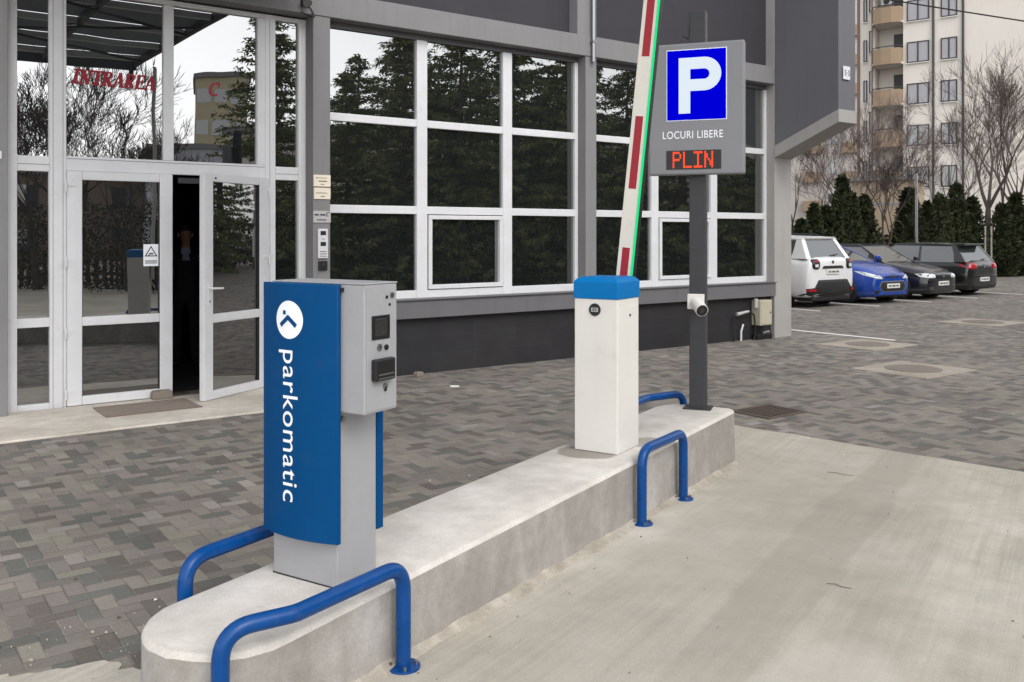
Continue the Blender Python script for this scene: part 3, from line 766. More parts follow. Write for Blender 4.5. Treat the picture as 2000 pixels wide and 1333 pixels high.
# closed leaf, then the open one (x from the hinge towards the free edge, y outwards)
def leaf(name, hx, ang, out):
    """door leaf: x from the hinge to the free edge; out = +1 or -1, the side of the street along y"""
    W_ = 0.978
    def Q(nm, m, material, parent=None, **kw): return P(nm, m if out > 0 else m.flip_y(), material, parent, **kw)
    m = MB()
    m.box(0, 0.132, -0.03, 0.035, 0.022, 2.272).box(W_ - 0.126, W_, -0.03, 0.035, 0.022, 2.272)
    for z0, z1 in ((0.022, 0.107), (0.782, 0.868), (2.188, 2.272)): m.box(0.132, W_ - 0.126, -0.03, 0.033, z0, z1)
    d = Q(name, m, pvc, bevel=0.007, loc=(hx, GR - 0.055, 0), rot=(0, 0, ang))
    for z0, z1 in ((0.107, 0.782), (0.868, 2.188)):
        Q('pane', MB().box(0.132, W_ - 0.126, -0.004, 0.004, z0, z1), glass, d)
    m = MB()
    for z0, z1 in ((0.107, 0.782), (0.868, 2.188)):
        m.box(0.130, 0.138, 0.004, 0.026, z0, z1).box(W_ - .134, W_ - .124, 0.004, 0.026, z0, z1)
    Q('gasket', m, rubber, d)
    for z in (0.14, 0.72, 1.40, 2.12):
        h = MB(); h.tube([(-0.012, 0.045, z - 0.05), (-0.012, 0.045, z + 0.05)], 0.011, 10).box(-0.01, 0.075, 0.034, 0.043, z + 0.005, z + 0.04)
        Q('hinge', h, pvc, d, smooth=True)
    if out > 0:
        h = MB(); h.box(W_ - 0.085, W_ - 0.045, 0.034, 0.046, 0.95, 1.16)
        h.tube(bend([(W_ - 0.065, 0.04, 1.13), (W_ - 0.065, 0.095, 1.13), (W_ - 0.20, 0.095, 1.125)], 0.03), 0.0105, 10)
        Q('handle', h, pvc, d, smooth=True)
        h = MB(); h.tube([(W_ - 0.065, 0.045, 1.0), (W_ - 0.065, 0.049, 1.0)], 0.012, 10); Q('lock', h, steel, d)
        h = MB(); h.tube([(W_ - 0.16, 0.034, 2.225), (W_ - 0.16, 0.037, 2.225)], 0.012, 10); Q('screw_cap', h, black, d)
    return d

cd = leaf('door', -6.412, 0.0, -1)
leaf('door', -4.450, math.pi + R(31), 1)
P('door_closer', MB().box(-5.35, -5.02, GR + 0.02, GR + 0.07, 2.19, 2.25), dark_metal, en, bevel=0.004)
# warning sticker on the closed leaf
stk = P('warning_sticker', MB().box(0.70, 0.845, -0.0075, -0.0045, 1.345, 1.565), white_print, cd)
m = MB(); yy = -0.0085
def tri(k, y): return [(0.7725 + k * math.cos(R(90 + 120 * i)), y, 1.478 + k * math.sin(R(90 + 120 * i))) for i in range(3)]
m.add(tri(0.072, yy), [(0, 1, 2)]); P('warning_triangle', m, black, stk)
m = MB(); m.add(tri(0.052, yy - .0005), [(0, 1, 2)]); P('warning_triangle', m, white_print, stk)
m = MB(); m.box(0.755, 0.795, yy - .0012, yy - .0008, 1.462, 1.477).box(0.745, 0.757, yy - .0012, yy - .0008, 1.447, 1.463)
for k in range(3): m.box(0.715, 0.83, yy - .0004, yy, 1.372 + k * 0.012, 1.378 + k * 0.012)
P('camera_symbol', m, black, stk)
# wing wall at the far corner: cantilevered, lower edge rising outwards
def wing(x0, x1, q0, q1, zl, zu, mt, name):
    m = MB()                        # quad in (y, z) swept along x
    pr = [(-q0, zl(q0)), (-q1, zl(q1)), (-q1, zu(q1)), (-q0, zu(q0))]
    m.prism(pr, lambda c: (x0, c[0], c[1]), lambda c: (x1, c[0], c[1]))
    return P(name, m, mt, bevel=0.006)
low = lambda q: 2.885 + (3.345 - 2.885) * q / 1.17
wing(3.915, 4.375, 0.002, 1.185, low, lambda q: low(q) + 0.195, plaster_pale, 'wing_edge')
wing(3.93, 4.36, 0.002, 1.17, lambda q: low(q) + 0.197, lambda q: 8.98, wing_m, 'wing_wall')
# rain pipe on the second pillar
m = MB(); m.tube([(0.045, -0.045, 9), (0.045, -0.045, 3.99)], 0.028, 14)
for z in (4.25, 6.2): m.box(0.01, 0.08, -0.078, 0.0, z, z + 0.03)
rp = P('downpipe', m, steel, smooth=True)

def wall_thing(name, label, cat, s, r, z, rz=0.0, group=None):
    return thing(name, label, cat, WF(s, r, z), FA + rz, group)
def plate(name, label, s, z0, z1, w, material, marks, mk_mat=black, th=0.012, tilt=0.0):
    t = wall_thing(name, label, 'sign', s, -0.001, (z0 + z1) / 2)
    hh = (z1 - z0) / 2
    MB().box(-w / 2, w / 2, -th, 0, -hh, hh).build('plate', material, t, bevel=0.002)
    m = MB()
    for x0, x1, za, zb in marks: m.box(x0 * w, x1 * w, -th - 0.0012, -th - 0.0002, za * hh, zb * hh)
    if marks: m.build('faint_print', mk_mat, t)
    return t
print_m = mat('worn_print', S(120, 112, 104), 0.7, 0.2, 60)
plate('name_plate', 'cream name plate on the pillar, topmost of the three plates', -3.878, 2.190, 2.318, 0.20, cream,
      [(-.34, -.25, .35, .6), (-.2, .3, .42, .52), (-.22, .28, -.18, .02), (-.1, .12, -.68, -.55)], print_m)
plate('name_plate', 'yellowish name plate directly under the topmost cream one on the pillar', -3.876, 2.052, 2.176, 0.195, cream,
      [(-.38, .3, .1, .16), (-.38, .3, -.02, .04), (-.1, .15, -.62, -.44)], print_m)
gp = plate('name_plate', 'silver grey name plate with a C above the intercom', -3.878, 1.792, 1.922, 0.205, silver_plate,
      [(-.44, -.2, .2, .45), (-.12, .18, .2, .45), (-.3, .25, -.62, -.45)], black)
cu = slab_word('C', 0, 0, 0.05)
cu.v = [(a + 0.045, -0.0140, c + 0.004) for a, b, c in cu.v]; cu.build('lettering', black, gp)
t = wall_thing('intercom', 'white intercom panel with two dark windows on the pillar', 'intercom', -3.872, -0.001, 1.40)
MB().box(-0.058, 0.058, -0.026, 0, 0, 0.325).build('panel', pvc, t, bevel=0.005)
for z in (0.135, 0.255): MB().box(-0.032, 0.032, -0.028, -0.025, z, z + 0.045).build('window', black, t)
m = MB()
for k in range(3): m.box(-0.04, 0.04, -0.0275, -0.0255, 0.018 + k * 0.025, 0.028 + k * 0.025)
m.build('name_strips', print_m, t)
MB().box(-0.02, 0.02, -0.0275, -0.0255, 0.200, 0.222).build('button', silver_plate, t)
t = wall_thing('key_reader', 'small black reader box below the white intercom', 'reader', -3.872, -0.001, 1.265)
MB().box(-0.05, 0.05, -0.03, 0, 0, 0.105).build('housing', black, t, bevel=0.006)
MB().box(-0.02, 0.02, -0.032, -0.029, 0.05, 0.085).build('window', dark_metal, t)
t = wall_thing('sensor_plate', 'small white plate with dark screw on the left pier', 'plate', -7.05, -0.006, 2.38)
MB().box(-0.085, 0.07, -0.012, 0, -0.035, 0.035).build('plate', pvc, t, bevel=0.003)
m = MB(); m.tube([(0.025, -0.011, 0), (0.025, -0.016, 0)], 0.014, 12); m.build('screw', black, t)
t = wall_thing('wall_lamp', 'small grey lamp with dangling cable above the entrance corner', 'lamp', -4.08, -0.013, 4.20)
m = MB(); m.box(-0.05, 0.05, -0.02, 0, -0.06, 0.09); m.build('bracket', dark_metal, t, bevel=0.004)
m = MB(); m.tube([(0, -0.02, 0.04), (-0.02, -0.08, 0.0), (-0.02, -0.12, -0.05)], [0.03, 0.04, 0.05], 14); m.build('head', steel, t, smooth=True)
m = MB(); m.tube(bend([(0.05, -0.01, -0.05), (0.12, -0.02, -0.17), (0.03, -0.02, -0.155), (-0.05, -0.015, -0.12)], 0.08), 0.006, 6); m.build('cable', black, t, smooth=True)
t = wall_thing('number_plate_sign', 'small white square sign with dark characters on the wing wall end', 'sign', 4.10, -1.186, 4.10)
MB().box(-0.085, 0.085, -0.012, 0, -0.10, 0.10).build('plate', pvc, t, bevel=0.002)
for q, (ch, w_, h_, z_) in enumerate((('S', .04, .085, -.043), ('-', .022, .012, -.006), ('5', .04, .085, -.043))):
    letters('lettering', ch, lambda x, y: (-0.058 + q * .046 + (.006 if q == 1 else 0) + x, -0.0135, z_ + y), black, t, width=w_, height=h_, bold=0.02)
t = wall_thing('junction_box', 'beige electrical box hanging under the sill at the corner pillar', 'electrical box', 3.58, 0.02, 0.23)
MB().box(-0.14, 0.145, -0.13, 0.045, 0, 0.395).build('housing', beige_box, t, bevel=0.008)
MB().box(-0.125, 0.13, -0.137, -0.1305, 0.015, 0.38).build('door', beige_box, t, bevel=0.003)
m = MB(); m.tube([(0.10, -0.137, 0.20), (0.10, -0.143, 0.20)], 0.012, 12); m.build('lock', black, t)
m = MB(); m.tube([(-0.16, -0.06, 0.42), (-0.16, -0.06, 0.28)], 0.03, 12); m.build('cable_gland', silver_plate, t, smooth=True)
t = wall_thing('pump_base', 'dark metal block on the ground below the beige electrical box', 'valve box', 3.60, 0.0, 0.0)
MB().box(-0.16, 0.20, -0.06, 0.06, 0, 0.09).build('block', black, t, bevel=0.012)
m = MB(); m.tube([(-0.05, -0.06, 0.10), (0.10, -0.06, 0.115)], 0.028, 12); m.build('cap', steel, t, smooth=True)
t = wall_thing('pipework', 'white pipe stub and loose cables at the foot of the dark plinth', 'pipes', 3.12, 0.02, 0.0)
m = MB(); m.tube(bend([(0.02, 0, 0.0), (0.02, 0, 0.15), (0.06, -0.01, 0.26)], 0.03), 0.016, 10); m.build('pipe', pvc, t, smooth=True)
m = MB(); m.tube([(-0.10, -0.02, 0.42), (0.14, -0.05, 0.46)], [0.03, 0.018], 10); m.build('valve', silver_plate, t, smooth=True)
m = MB(); m.tube(bend([(-0.12, 0, 0.42), (-0.16, 0, 0.36), (-0.15, 0, 0.0)], 0.05), 0.012, 8).tube(bend([(0.14, -0.04, 0.46), (0.30, -0.03, 0.40), (0.33, -0.03, 0.1), (0.26, -0.05, 0.0)], 0.1), 0.011, 8)
m.build('cable', rubber, t, smooth=True)
# entrance canopy overhead (seen mirrored in the door glass)
t = wall_thing('entrance_canopy', 'dark slatted canopy over the entrance, mirrored in the door glass', 'canopy', -5.65, -0.02, 4.50)
m = MB()
for k in range(5): m.box(-1.5, 1.45, -1.22 * k - 0.92, -1.22 * k - 0.02, 0.055, 0.07)
pk = NT('canopy_panel'); pk.base(S(70, 72, 74)); tl = pk.n('BsdfTranslucent'); tl.inputs[0].default_value = S(190, 195, 198)
mx = pk.n('MixShader'); mx.inputs[0].default_value = 0.30; pk.l(pk.b.outputs[0], mx.inputs[1]); pk.l(tl.outputs[0], mx.inputs[2])
pk.l(mx.outputs[0], pk.t.nodes['Material Output'].inputs[0])
m.build('roof_panel', pk.m, t)
m = MB()
for x in (-1.5, 0.0, 1.39): m.box(x, x + 0.06, -6.2, 0.0, -0.06, 0.048)
m.box(-1.5, 1.45, -6.26, -6.2, -0.1, 0.10)
m.build('beam', dark_metal, t)
m = MB()
for k in range(5): m.box(-1.44, 1.39, -1.22 * k - 1.0, -1.22 * k - 0.93, -0.03, 0.05)
m.build('purlin', pvc, t)
m = MB()
for k in range(4): m.tube([(-1.4 if k % 2 else 1.35, -1.22 * k - 0.1, -0.08), (1.35 if k % 2 else -1.4, -1.22 * k - 1.9, -0.08)], 0.02, 8)
m.build('brace', dark_metal, t)
m = MB(); m.tube([(1.37, -6.23, 0), (1.37, -6.23, -0.28)], 0.04, 8); m.build('rain_spout', dark_metal, t)

# small things on the ground
t = thing('door_mat', 'worn brown mat on the doorstep before the entrance', 'mat', WF(-5.80, -0.34, 0.018), FA)
MB().box(-0.43, 0.43, -0.26, 0.26, 0, 0.008).build('rug', rug, t, bevel=0.003)
m = MB(); m.box(-0.43, 0.43, -0.275, -0.2605, 0, 0.010).box(-0.43, 0.43, 0.2605, 0.275, 0, 0.010); m.build('border', mat('mat_border', S(118, 104, 94), 0.95, 0.1, 20), t)
def lump(name, label, cat, loc, sx, sy, sz, material, seed, rz=0):
    rr = random.Random(seed); m = MB(); rings = []
    for z, k in ((0, .92), (.25, 1.0), (.75, .97), (1.0, .80)):
        rings.append([Vector((sx * k * c[0] * (1 + rr.uniform(-.05, .05)), sy * k * c[1] * (1 + rr.uniform(-.05, .05)), sz * z)) for c in
                      [(1, -.8), (1, .8), (.85, 1), (-.85, 1), (-1, .8), (-1, -.8), (-.85, -1), (.85, -1)]])
    m.loft(rings); o = m.build(name, material, loc=loc, rot=(0, 0, rz), bevel=0.004); tag(o, label, cat); return o
lump('stone_block', 'grey stone block holding the closed door leaf on the doorstep', 'stone', WF(-5.56, 0.08, 0.018), 0.10, 0.06, 0.085, stone, 5, FA)
lump('concrete_lump', 'small pale concrete lump on the paving at the foot of the wall', 'stone', WF(-2.72, -0.12, 0.0), 0.055, 0.04, 0.06, stone, 8, FA + 0.3)
m = MB(); m.box(-0.05, 0.05, -0.022, 0.022, 0.001, 0.012); o = m.build('paper_scrap', paper, loc=WF(-2.75, -0.95, 0), rot=(0.1, 0.05, 0.4), bevel=0.003)
tag(o, 'white paper scrap lying on the paving beyond the machine', 'litter')
for i, (p, a, L, rz, lb) in enumerate(((-0.94, 4.33, 0.055, 2.5, 'thin dark twig lying alone on the concrete lane'), (-1.42, 6.55, 0.09, -0.6, 'dark twig near the far edge of the concrete lane'))):
    rr = random.Random(i); m = MB(); m.tube([(-L, 0, 0.004), (-L * .3, 0.012, 0.006), (L * .4, -0.006, 0.005), (L, 0.01, 0.004)], [0.001, 0.0018, 0.0015, 0.001], 6)
    tag(m.build('twig', rust, loc=WI(p, a, lane_z(p, a)), rot=(0, 0, rz)), lb, 'twig')
rr = random.Random(31); m = MB()                   # specks of litter, leaves and grit nobody could count
for k in range(260):
    if k % 2: s_, r_ = rr.uniform(-8.5, 3), rr.uniform(-5.6, -1.15); b = WF(s_, r_, 0.002)
    else:
        p, a = rr.uniform(-2.05, 1.2), rr.uniform(2.0, 7.2); b = WI(p, a, lane_z(p, a) + 0.001)
    q = rr.uniform(0.004, 0.014); a0 = rr.uniform(0, 6.28)
    if k % 2 == 0: q *= 0.6
    vs = [b + Vector((q * math.cos(a0), q * math.sin(a0), 0)), b + Vector((q * math.cos(a0 + 2), q * math.sin(a0 + 2), 0.003)), b + Vector((q * .8 * math.cos(a0 + 4), q * .8 * math.sin(a0 + 4), 0.004)), b + Vector((0, 0, q * .6))]
    m.add(vs, [(0, 1, 3), (1, 2, 3), (2, 0, 3)], 0 if rr.random() < 0.75 else 1)
tag(m.build('litter_specks', [rust, paper]), kind='stuff')

# ------------------------------------------------------------------ person in the dark doorway
def make_person(loc, rz):
    V = {}; E_ = []
    def chain(names, pts, rads):
        for n_, p_, r_ in zip(names, pts, rads):
            if p_ is not None: V[n_] = (Vector(p_), r_)
        for a, b in zip(names[:-1], names[1:]): E_.append((a, b))
    chain(['pelvis', 'waist', 'chest', 'neck0', 'neck1', 'chin', 'head', 'crown'],
          [(0, 0, .93), (0, 0.01, 1.08), (0, 0.015, 1.32), (0, 0.01, 1.475), (0, -0.01, 1.53), (0, -0.045, 1.575), (0, -0.02, 1.65), (0, 0.0, 1.71)],
          [(.15, .105), (.14, .10), (.165, .11), (.06, .06), (.052, .055), (.05, .055), (.074, .095), (.06, .075)])
    for s_ in (-1, 1):
        q = 'l' if s_ < 0 else 'r'
        chain(['pelvis', q + 'hip', q + 'knee', q + 'ankle', q + 'toe'], [None, (s_ * .095, 0, .86), (s_ * .10, -.02, .49), (s_ * .105, .02, .09), (s_ * .115, -.16, .045)],
              [None, (.09, .09), (.062, .065), (.045, .05), (.042, .032)])
        chain(['chest', q + 'sh', q + 'elbow', q + 'wrist', q + 'palm'], [None, (s_ * .185, .015, 1.40), (s_ * .235, .03, 1.13), (s_ * .235, -.06, .89), (s_ * .232, -.085, .82)],
              [None, (.062, .065), (.045, .048), (.03, .032), (.016, .036)])
        for k, (dy, Lf) in enumerate(((-.03, .07), (-.01, .08), (.01, .075), (.03, .06))):
            b = Vector((s_ * .232, -.09 + dy, .79))
            chain([q + 'palm', q + 'f%da' % k, q + 'f%db' % k, q + 'f%dc' % k], [None, b, b + Vector((0, -.008, -Lf * .55)), b + Vector((-s_ * .014, -.012, -Lf))], [None, (.010, .010), (.009, .009), (.007, .007)])
        b = Vector((s_ * .222, -.125, .83)); chain([q + 'palm', q + 'ta', q + 'tb'], [None, b, b + Vector((-s_ * .004, -.018, -.05))], [None, (.012, .012), (.008, .008)])
    names = list(V); idx = {n_: i for i, n_ in enumerate(names)}
    me = bpy.data.meshes.new('person'); me.from_pydata([V[n_][0] for n_ in names], [(idx[a], idx[b]) for a, b in E_], [])
    o = bpy.data.objects.new('person', me); C.objects.link(o)
    sk = o.modifiers.new('skin', 'SKIN'); o.modifiers.new('sub', 'SUBSURF').levels = 2
    for i, n_ in enumerate(names): me.skin_vertices[0].data[i].radius = V[n_][1]
    me.skin_vertices[0].data[0].use_root = True
    dg = bpy.context.evaluated_depsgraph_get(); dg.update()
    nm = bpy.data.meshes.new_from_object(o.evaluated_get(dg))
    bpy.data.objects.remove(o); o = bpy.data.objects.new('person', nm); C.objects.link(o)
    nm.materials.clear()
    for mm in (mat('suit', S(28, 28, 32), 0.85, 0.15, 14), mat('skin', S(168, 126, 106), 0.55, 0.08, 20), mat('shirt', S(150, 158, 176), 0.8, 0.06, 20), mat('shoe', S(24, 22, 22), 0.4, 0.1, 20)): nm.materials.append(mm)
    for pl in nm.polygons:
        c = pl.center; k = 0
        if c.z > 1.495 or (abs(c.x) > .17 and c.z < .875 and c.z > .6): k = 1
        elif c.z > 1.28 and abs(c.x) < (c.z - 1.26) * .28 and c.y < -.02: k = 2
        elif c.z < .085: k = 3
        pl.material_index = k; pl.use_smooth = True
    o.location = loc; o.rotation_euler = (0, 0, rz)
    tag(o, 'person in dark suit and pale shirt standing inside the dark doorway', 'person')
    hm = mat('hair', S(38, 32, 28), 0.7, 0.2, 30)
    m = MB(); rg = []
    for z, kx, ky, yo in ((1.60, .066, .05, .045), (1.65, .082, .075, .03), (1.70, .082, .09, .012), (1.745, .065, .075, .005), (1.775, .03, .035, .0)):
        rg.append([(kx * math.cos(R(a)), yo + ky * math.sin(R(a)), z) for a in range(-20 if z < 1.69 else 0, 341 if z >= 1.69 else 201, 20 if z >= 1.69 else 13)][:17])
    m.loft(rg); m.build('hair', hm, o, smooth=True)
    for s_ in (-1, 1):
        m = MB(); rg = [[(s_ * .03 + .011 * k * math.cos(R(a)), -.108 - dy, 1.655 + .006 * k * math.sin(R(a))) for a in range(0, 360, 45)] for k, dy in ((1, 0), (.6, .004))]
        m.loft(rg); m.build('eye', black, o)
        m = MB(); m.tube([(s_ * .074, .0, 1.68), (s_ * .086, .005, 1.66), (s_ * .078, .0, 1.62)], [.008, .013, .008], 8); m.build('ear', nm.materials[1], o, smooth=True)
    m = MB(); m.tube([(0, -.105, 1.665), (0, -.128, 1.625), (0, -.112, 1.612)], [.009, .014, .010], 8); m.build('nose', nm.materials[1], o, smooth=True)
    m = MB(); m.tube([(-.024, -.098, 1.585), (0, -.106, 1.583), (.024, -.098, 1.585)], [.003, .006, .003], 8); m.build('mouth', mat('lips', S(150, 92, 84), 0.5, 0.05, 20), o, smooth=True)
make_person(WF(-4.68, 2.3, 0.004), FA + R(-12))

# ------------------------------------------------------------------ parked cars
tyre = mat('tyre', S(26, 26, 26), 0.85, 0.15, 20)
alloy = mat('alloy', S(150, 150, 154), 0.35, 0.1, 10, metal=0.8)
trim = mat('car_trim', S(30, 30, 31), 0.6, 0.12, 16)
plate_m = mat('plate_white', S(214, 214, 208), 0.5, 0.05, 10)
mark_m = mat('plate_print', S(90, 90, 92), 0.6, 0.1, 10)
def interp(tab, y):
    for (a, va), (b, vb) in zip(tab[:-1], tab[1:]):
        if a <= y <= b: return va + (vb - va) * (y - a) / (b - a)
    return tab[0][1] if y < tab[0][0] else tab[-1][1]
def make_car(name, label, W, L, H, top, width, gh, paint, loc, rz, zb=0.22, ww=0.32, axles=None, clad=0.0):
    """y forward, x right. top: height of the body below the windows along y; width: half-width factor along y;
    gh: (windscreen foot y, windscreen top y, rear roof y, rear window foot y)"""
    t = thing(name, label, 'car', loc, rz, 'cars parked nose to tail of the bays by the hedge')
    hw = W / 2; m = MB(); rg = []
    def ring(y, k=1.0, yy=None):
        w = hw * interp(width, y); zt = interp(top, y); b = zb + .12 * (1 - interp(width, y)); h = zt - b
        half = [(0.0, 0), (.78, 0), (.92, .05), (.975, .16), (1.0, .40), (.99, .62), (.965, .78), (.92, .90), (.83, .97), (.5, 1.0 + .010 / h), (0.0, 1.0 + .02 / h)]
        pts = [(x * w * k, yy if yy is not None else y, b + h * (.5 + (z - .5) * k)) for x, z in half]
        return pts + [(-x, q, z) for x, q, z in pts[-2:0:-1]]
    e = L / 2 - .12
    ys = sorted(set([p[0] for p in top + width if -e < p[0] < e] + [-e + 2 * e * i / 34 for i in range(35)]))
    for d_, k in ((0, .55), (.004, .80), (.022, .91), (.06, .965)): rg.append(ring(-e, k, -L / 2 + d_))
    rg += [ring(y) for y in ys]
    for d_, k in ((.06, .965), (.022, .91), (.004, .80), (0, .55)): rg.append(ring(e, k, L / 2 - d_))
    m.loft(rg); body = m.build('body', paint, t, smooth=True, sharp=60)
    body_bvh = BVHTree.FromPolygons([Vector(p) for p in m.v], m.f)
    f0, f1, r1, r0 = gh
    zf, zr = interp(top, f0), interp(top, r0)
    tb = hw * .90; tr = hw * .70
    # glass hull
    m = MB(); G_ = []
    def hull(k, dz=0.0):
        return [[(-tb * k, f0, zf - .03), (tb * k, f0, zf - .03)], [(-tr * k, f1, H - .035 + dz), (tr * k, f1, H - .035 + dz)], [(-tr * k, r1, H - .045 + dz), (tr * k, r1, H - .045 + dz)], [(-tb * k, r0, zr - .03), (tb * k, r0, zr - .03)]]
    q = [p for pr in hull(0.985) for p in pr]
    m.add(q, [(0, 1, 3, 2), (2, 3, 5, 4), (4, 5, 7, 6), (1, 7, 5, 3), (0, 2, 4, 6), (0, 6, 7, 1)])
    m.build('window', car_glass, t)
    # roof skin, slightly crowned
    m = MB(); rg = []
    for i in range(9):
        u = i / 8; y = f1 + .04 + (r1 - f1 - .08) * u; zz = H - .035 + .03 * math.sin(math.pi * u) ** .7 - .01 * u
        rg.append([(-tr * 1.03, y, zz - .03), (-tr * 1.0, y, zz), (-tr * .6, y, zz + .022), (0, y, zz + .03), (tr * .6, y, zz + .022), (tr, y, zz), (tr * 1.03, y, zz - .03)])
    m.loft(rg); m.build('roof', paint, t, smooth=True)
    pil = MB()
    def strip(q, th):                            # thin body-coloured skin lying just proud of the glass
        a = [Vector(p) for p in q]; n_ = (a[1] - a[0]).cross(a[2] - a[0]).normalized()
        c = sum(a, Vector()) / len(a)
        if n_.dot(c - Vector((0, (f0 + r0) / 2, zf))) < 0: n_ = -n_
        k = len(a); pil.add([p - n_ * .01 for p in a] + [p + n_ * th for p in a], [tuple(range(k, 2 * k)), tuple(range(k - 1, -1, -1))] + [(i, (i + 1) % k, k + (i + 1) % k, k + i) for i in range(k)])
    for s_ in (-1, 1):
        A, B = Vector((s_ * tb * .985, f0, zf - .03)), Vector((s_ * tr * .985, f1, H - .035))
        D, E2 = Vector((s_ * tr * .985, r1, H - .045)), Vector((s_ * tb * .985, r0, zr - .03))
        y0_, y1_ = Vector((0, -.075, 0)), Vector((0, -.06, 0))
        strip([A, B, B + y1_, A + y0_], .010)
        inw = Vector((-s_ * .055, 0, 0)); strip([A, B, B + inw, A + inw], .010)
        strip([B, D, D + Vector((s_ * .012, 0, -.05)), B + Vector((s_ * .012, 0, -.05))], .010)
        cw = .42 if clad else .30
        strip([E2, D, D + Vector((0, .10, 0)), E2.lerp(D, .45) + Vector((0, cw * .62, 0)), E2 + Vector((0, cw, 0))], .012)
        inw = Vector((-s_ * (.15 if clad else .08), 0, 0)); strip([E2, D, D + inw * .8, E2 + inw], .012)
        ym = f1 + (r1 - f1) * .42; zm = interp(top, ym) - .03
        strip([Vector((s_ * tb * .985, ym - .04, zm)), Vector((s_ * tr * .985, ym, H - .04)), Vector((s_ * tr * .985, ym - .06, H - .04)), Vector((s_ * tb * .985, ym - .11, zm))], .006)
    pil.build('window_pillar', paint, t, bevel=.004)
    if axles is None: axles = (L * .315, -L * .30)
    for s_ in (-1, 1):
        for y in axles:
            m = MB(); xw = s_ * (hw - .10)
            m.tube([(s_ * (hw - .26), y, ww + .03), (s_ * (hw + .002), y, ww + .02)], ww + .035, 26); m.build('wheel_arch', trim if clad else rubber, t, smooth=True)
            m = MB(); m.tube([(s_ * (hw - .20), y, ww), (s_ * (hw - .185), y, ww), (s_ * (hw - .005), y, ww), (s_ * (hw + .012), y, ww)], [ww - .02, ww, ww, ww - .03], 26)
            wl = m.build('wheel', tyre, t, smooth=True)
            m = MB(); xo = s_ * (hw + .0135)
            m.tube([(xo - s_ * .01, y, ww), (xo, y, ww)], ww * .22, 14)
            for k in range(7):
                a = 2 * math.pi * k / 7; ca, sa = math.cos(a), math.sin(a); cb, sb = -sa * .022, ca * .022
                m.add([(xo, y + ca * .04 + cb, ww + sa * .04 + sb), (xo, y + ca * .04 - cb, ww + sa * .04 - sb), (xo, y + ca * ww * .66 - cb * 1.2, ww + sa * ww * .66 - sb * 1.2), (xo, y + ca * ww * .66 + cb * 1.2, ww + sa * ww * .66 + sb * 1.2)], [(0, 1, 2, 3)])
            o1 = [(xo, y + ww * .72 * math.cos(a * .2618), ww + ww * .72 * math.sin(a * .2618)) for a in range(24)]; i1 = [(xo, y + ww * .62 * math.cos(a * .2618), ww + ww * .62 * math.sin(a * .2618)) for a in range(24)]
            m.add(o1 + i1, [(a, (a + 1) % 24, 24 + (a + 1) % 24, 24 + a) for a in range(24)])
            m.build('rim', alloy, wl)
        m = MB(); m.box(s_ * hw * .93 if s_ > 0 else -hw * .93 - .17, s_ * hw * .93 + .17 if s_ > 0 else -hw * .93, f0 - .12, f0 - .03, zf + .02, zf + .14)
        m.build('mirror', paint if not clad else trim, t, bevel=.03)
    m = MB()
    for s_ in (-1, 1):
        for y in (f0 - .25, f1 + (r1 - f1) * .42, r1 + .12):
            zt = interp(top, y); m.box(s_ * hw * .998 - .003, s_ * hw * .998 + .003, y - .006, y + .006, zb + .22, zb + (zt - zb) * .66)
    m.build('door_gap', rubber, t)
    return t, body_bvh, hw
def skin(t, bv, name, outline, sgn, th, material, mirror=False, par=None):
    """a panel laid on the front (sgn 1) or tail (sgn -1) of a car body: outline in (x, z), following the body's curve"""
    res = []
    for s_ in ((1, -1) if mirror else (1,)):
        O = []
        for a, b in zip(outline, outline[1:] + outline[:1]):
            for k in range(4): O.append(Vector(((a[0] + (b[0] - a[0]) * k / 4) * s_, a[1] + (b[1] - a[1]) * k / 4)))
        c = sum(O, Vector((0, 0))) / len(O); n = len(O); m = MB(); rings = []
        def on(p, off):
            h = bv.ray_cast(Vector((p.x, 6 * sgn, p.y)), Vector((0, -sgn, 0)))
            return Vector((p.x, (h[0].y if h[0] else sgn * 1.5) + sgn * off, p.y))
        for f, off in ((1.02, -.02), (1.0, th * .7), (.94, th), (.5, th)): rings.append([on(c + (p - c) * f, off) for p in O])
        vs = [q for r_ in rings for q in r_] + [on(c, th)]
        fs = [(i * n + k, i * n + (k + 1) % n, (i + 1) * n + (k + 1) % n, (i + 1) * n + k) for i in range(3) for k in range(n)] + [(3 * n + k, 3 * n + (k + 1) % n, 4 * n) for k in range(n)]
        m.add(vs, fs); res.append(m.build(name, material, par or t, smooth=True, sharp=50))
    return res
def rect(x0, x1, z0, z1): return [(x0, z0), (x1, z0), (x1, z1), (x0, z1)]
def car_plate(t, bv, z, sgn, w=.48):
    y = bv.ray_cast(Vector((0, 6 * sgn, z + .05)), Vector((0, -sgn, 0)))[0].y + sgn * .012
    m = MB(); m.box(-w / 2, w / 2, min(y - sgn * .02, y + sgn * .012), max(y - sgn * .02, y + sgn * .012), z, z + .11); p = m.build('number_plate', plate_m, t, bevel=.004)
    yy = y + sgn * .0125
    for x0, x1 in ((-.40, -.20), (-.14, .12), (.18, .40)): MB().box(x0 * w, x1 * w, min(yy, yy + sgn * .001), max(yy, yy + sgn * .001), z + .035, z + .075).build('blurred_print', mark_m, p)
    return p
def car_badge(t, bv, z, sgn, r_, material):
    y = bv.ray_cast(Vector((0, 6 * sgn, z)), Vector((0, -sgn, 0)))[0].y
    m = MB(); m.tube([(0, y - sgn * .01, z), (0, y + sgn * .012, z)], r_, 16); return m.build('badge', material, t, smooth=True)
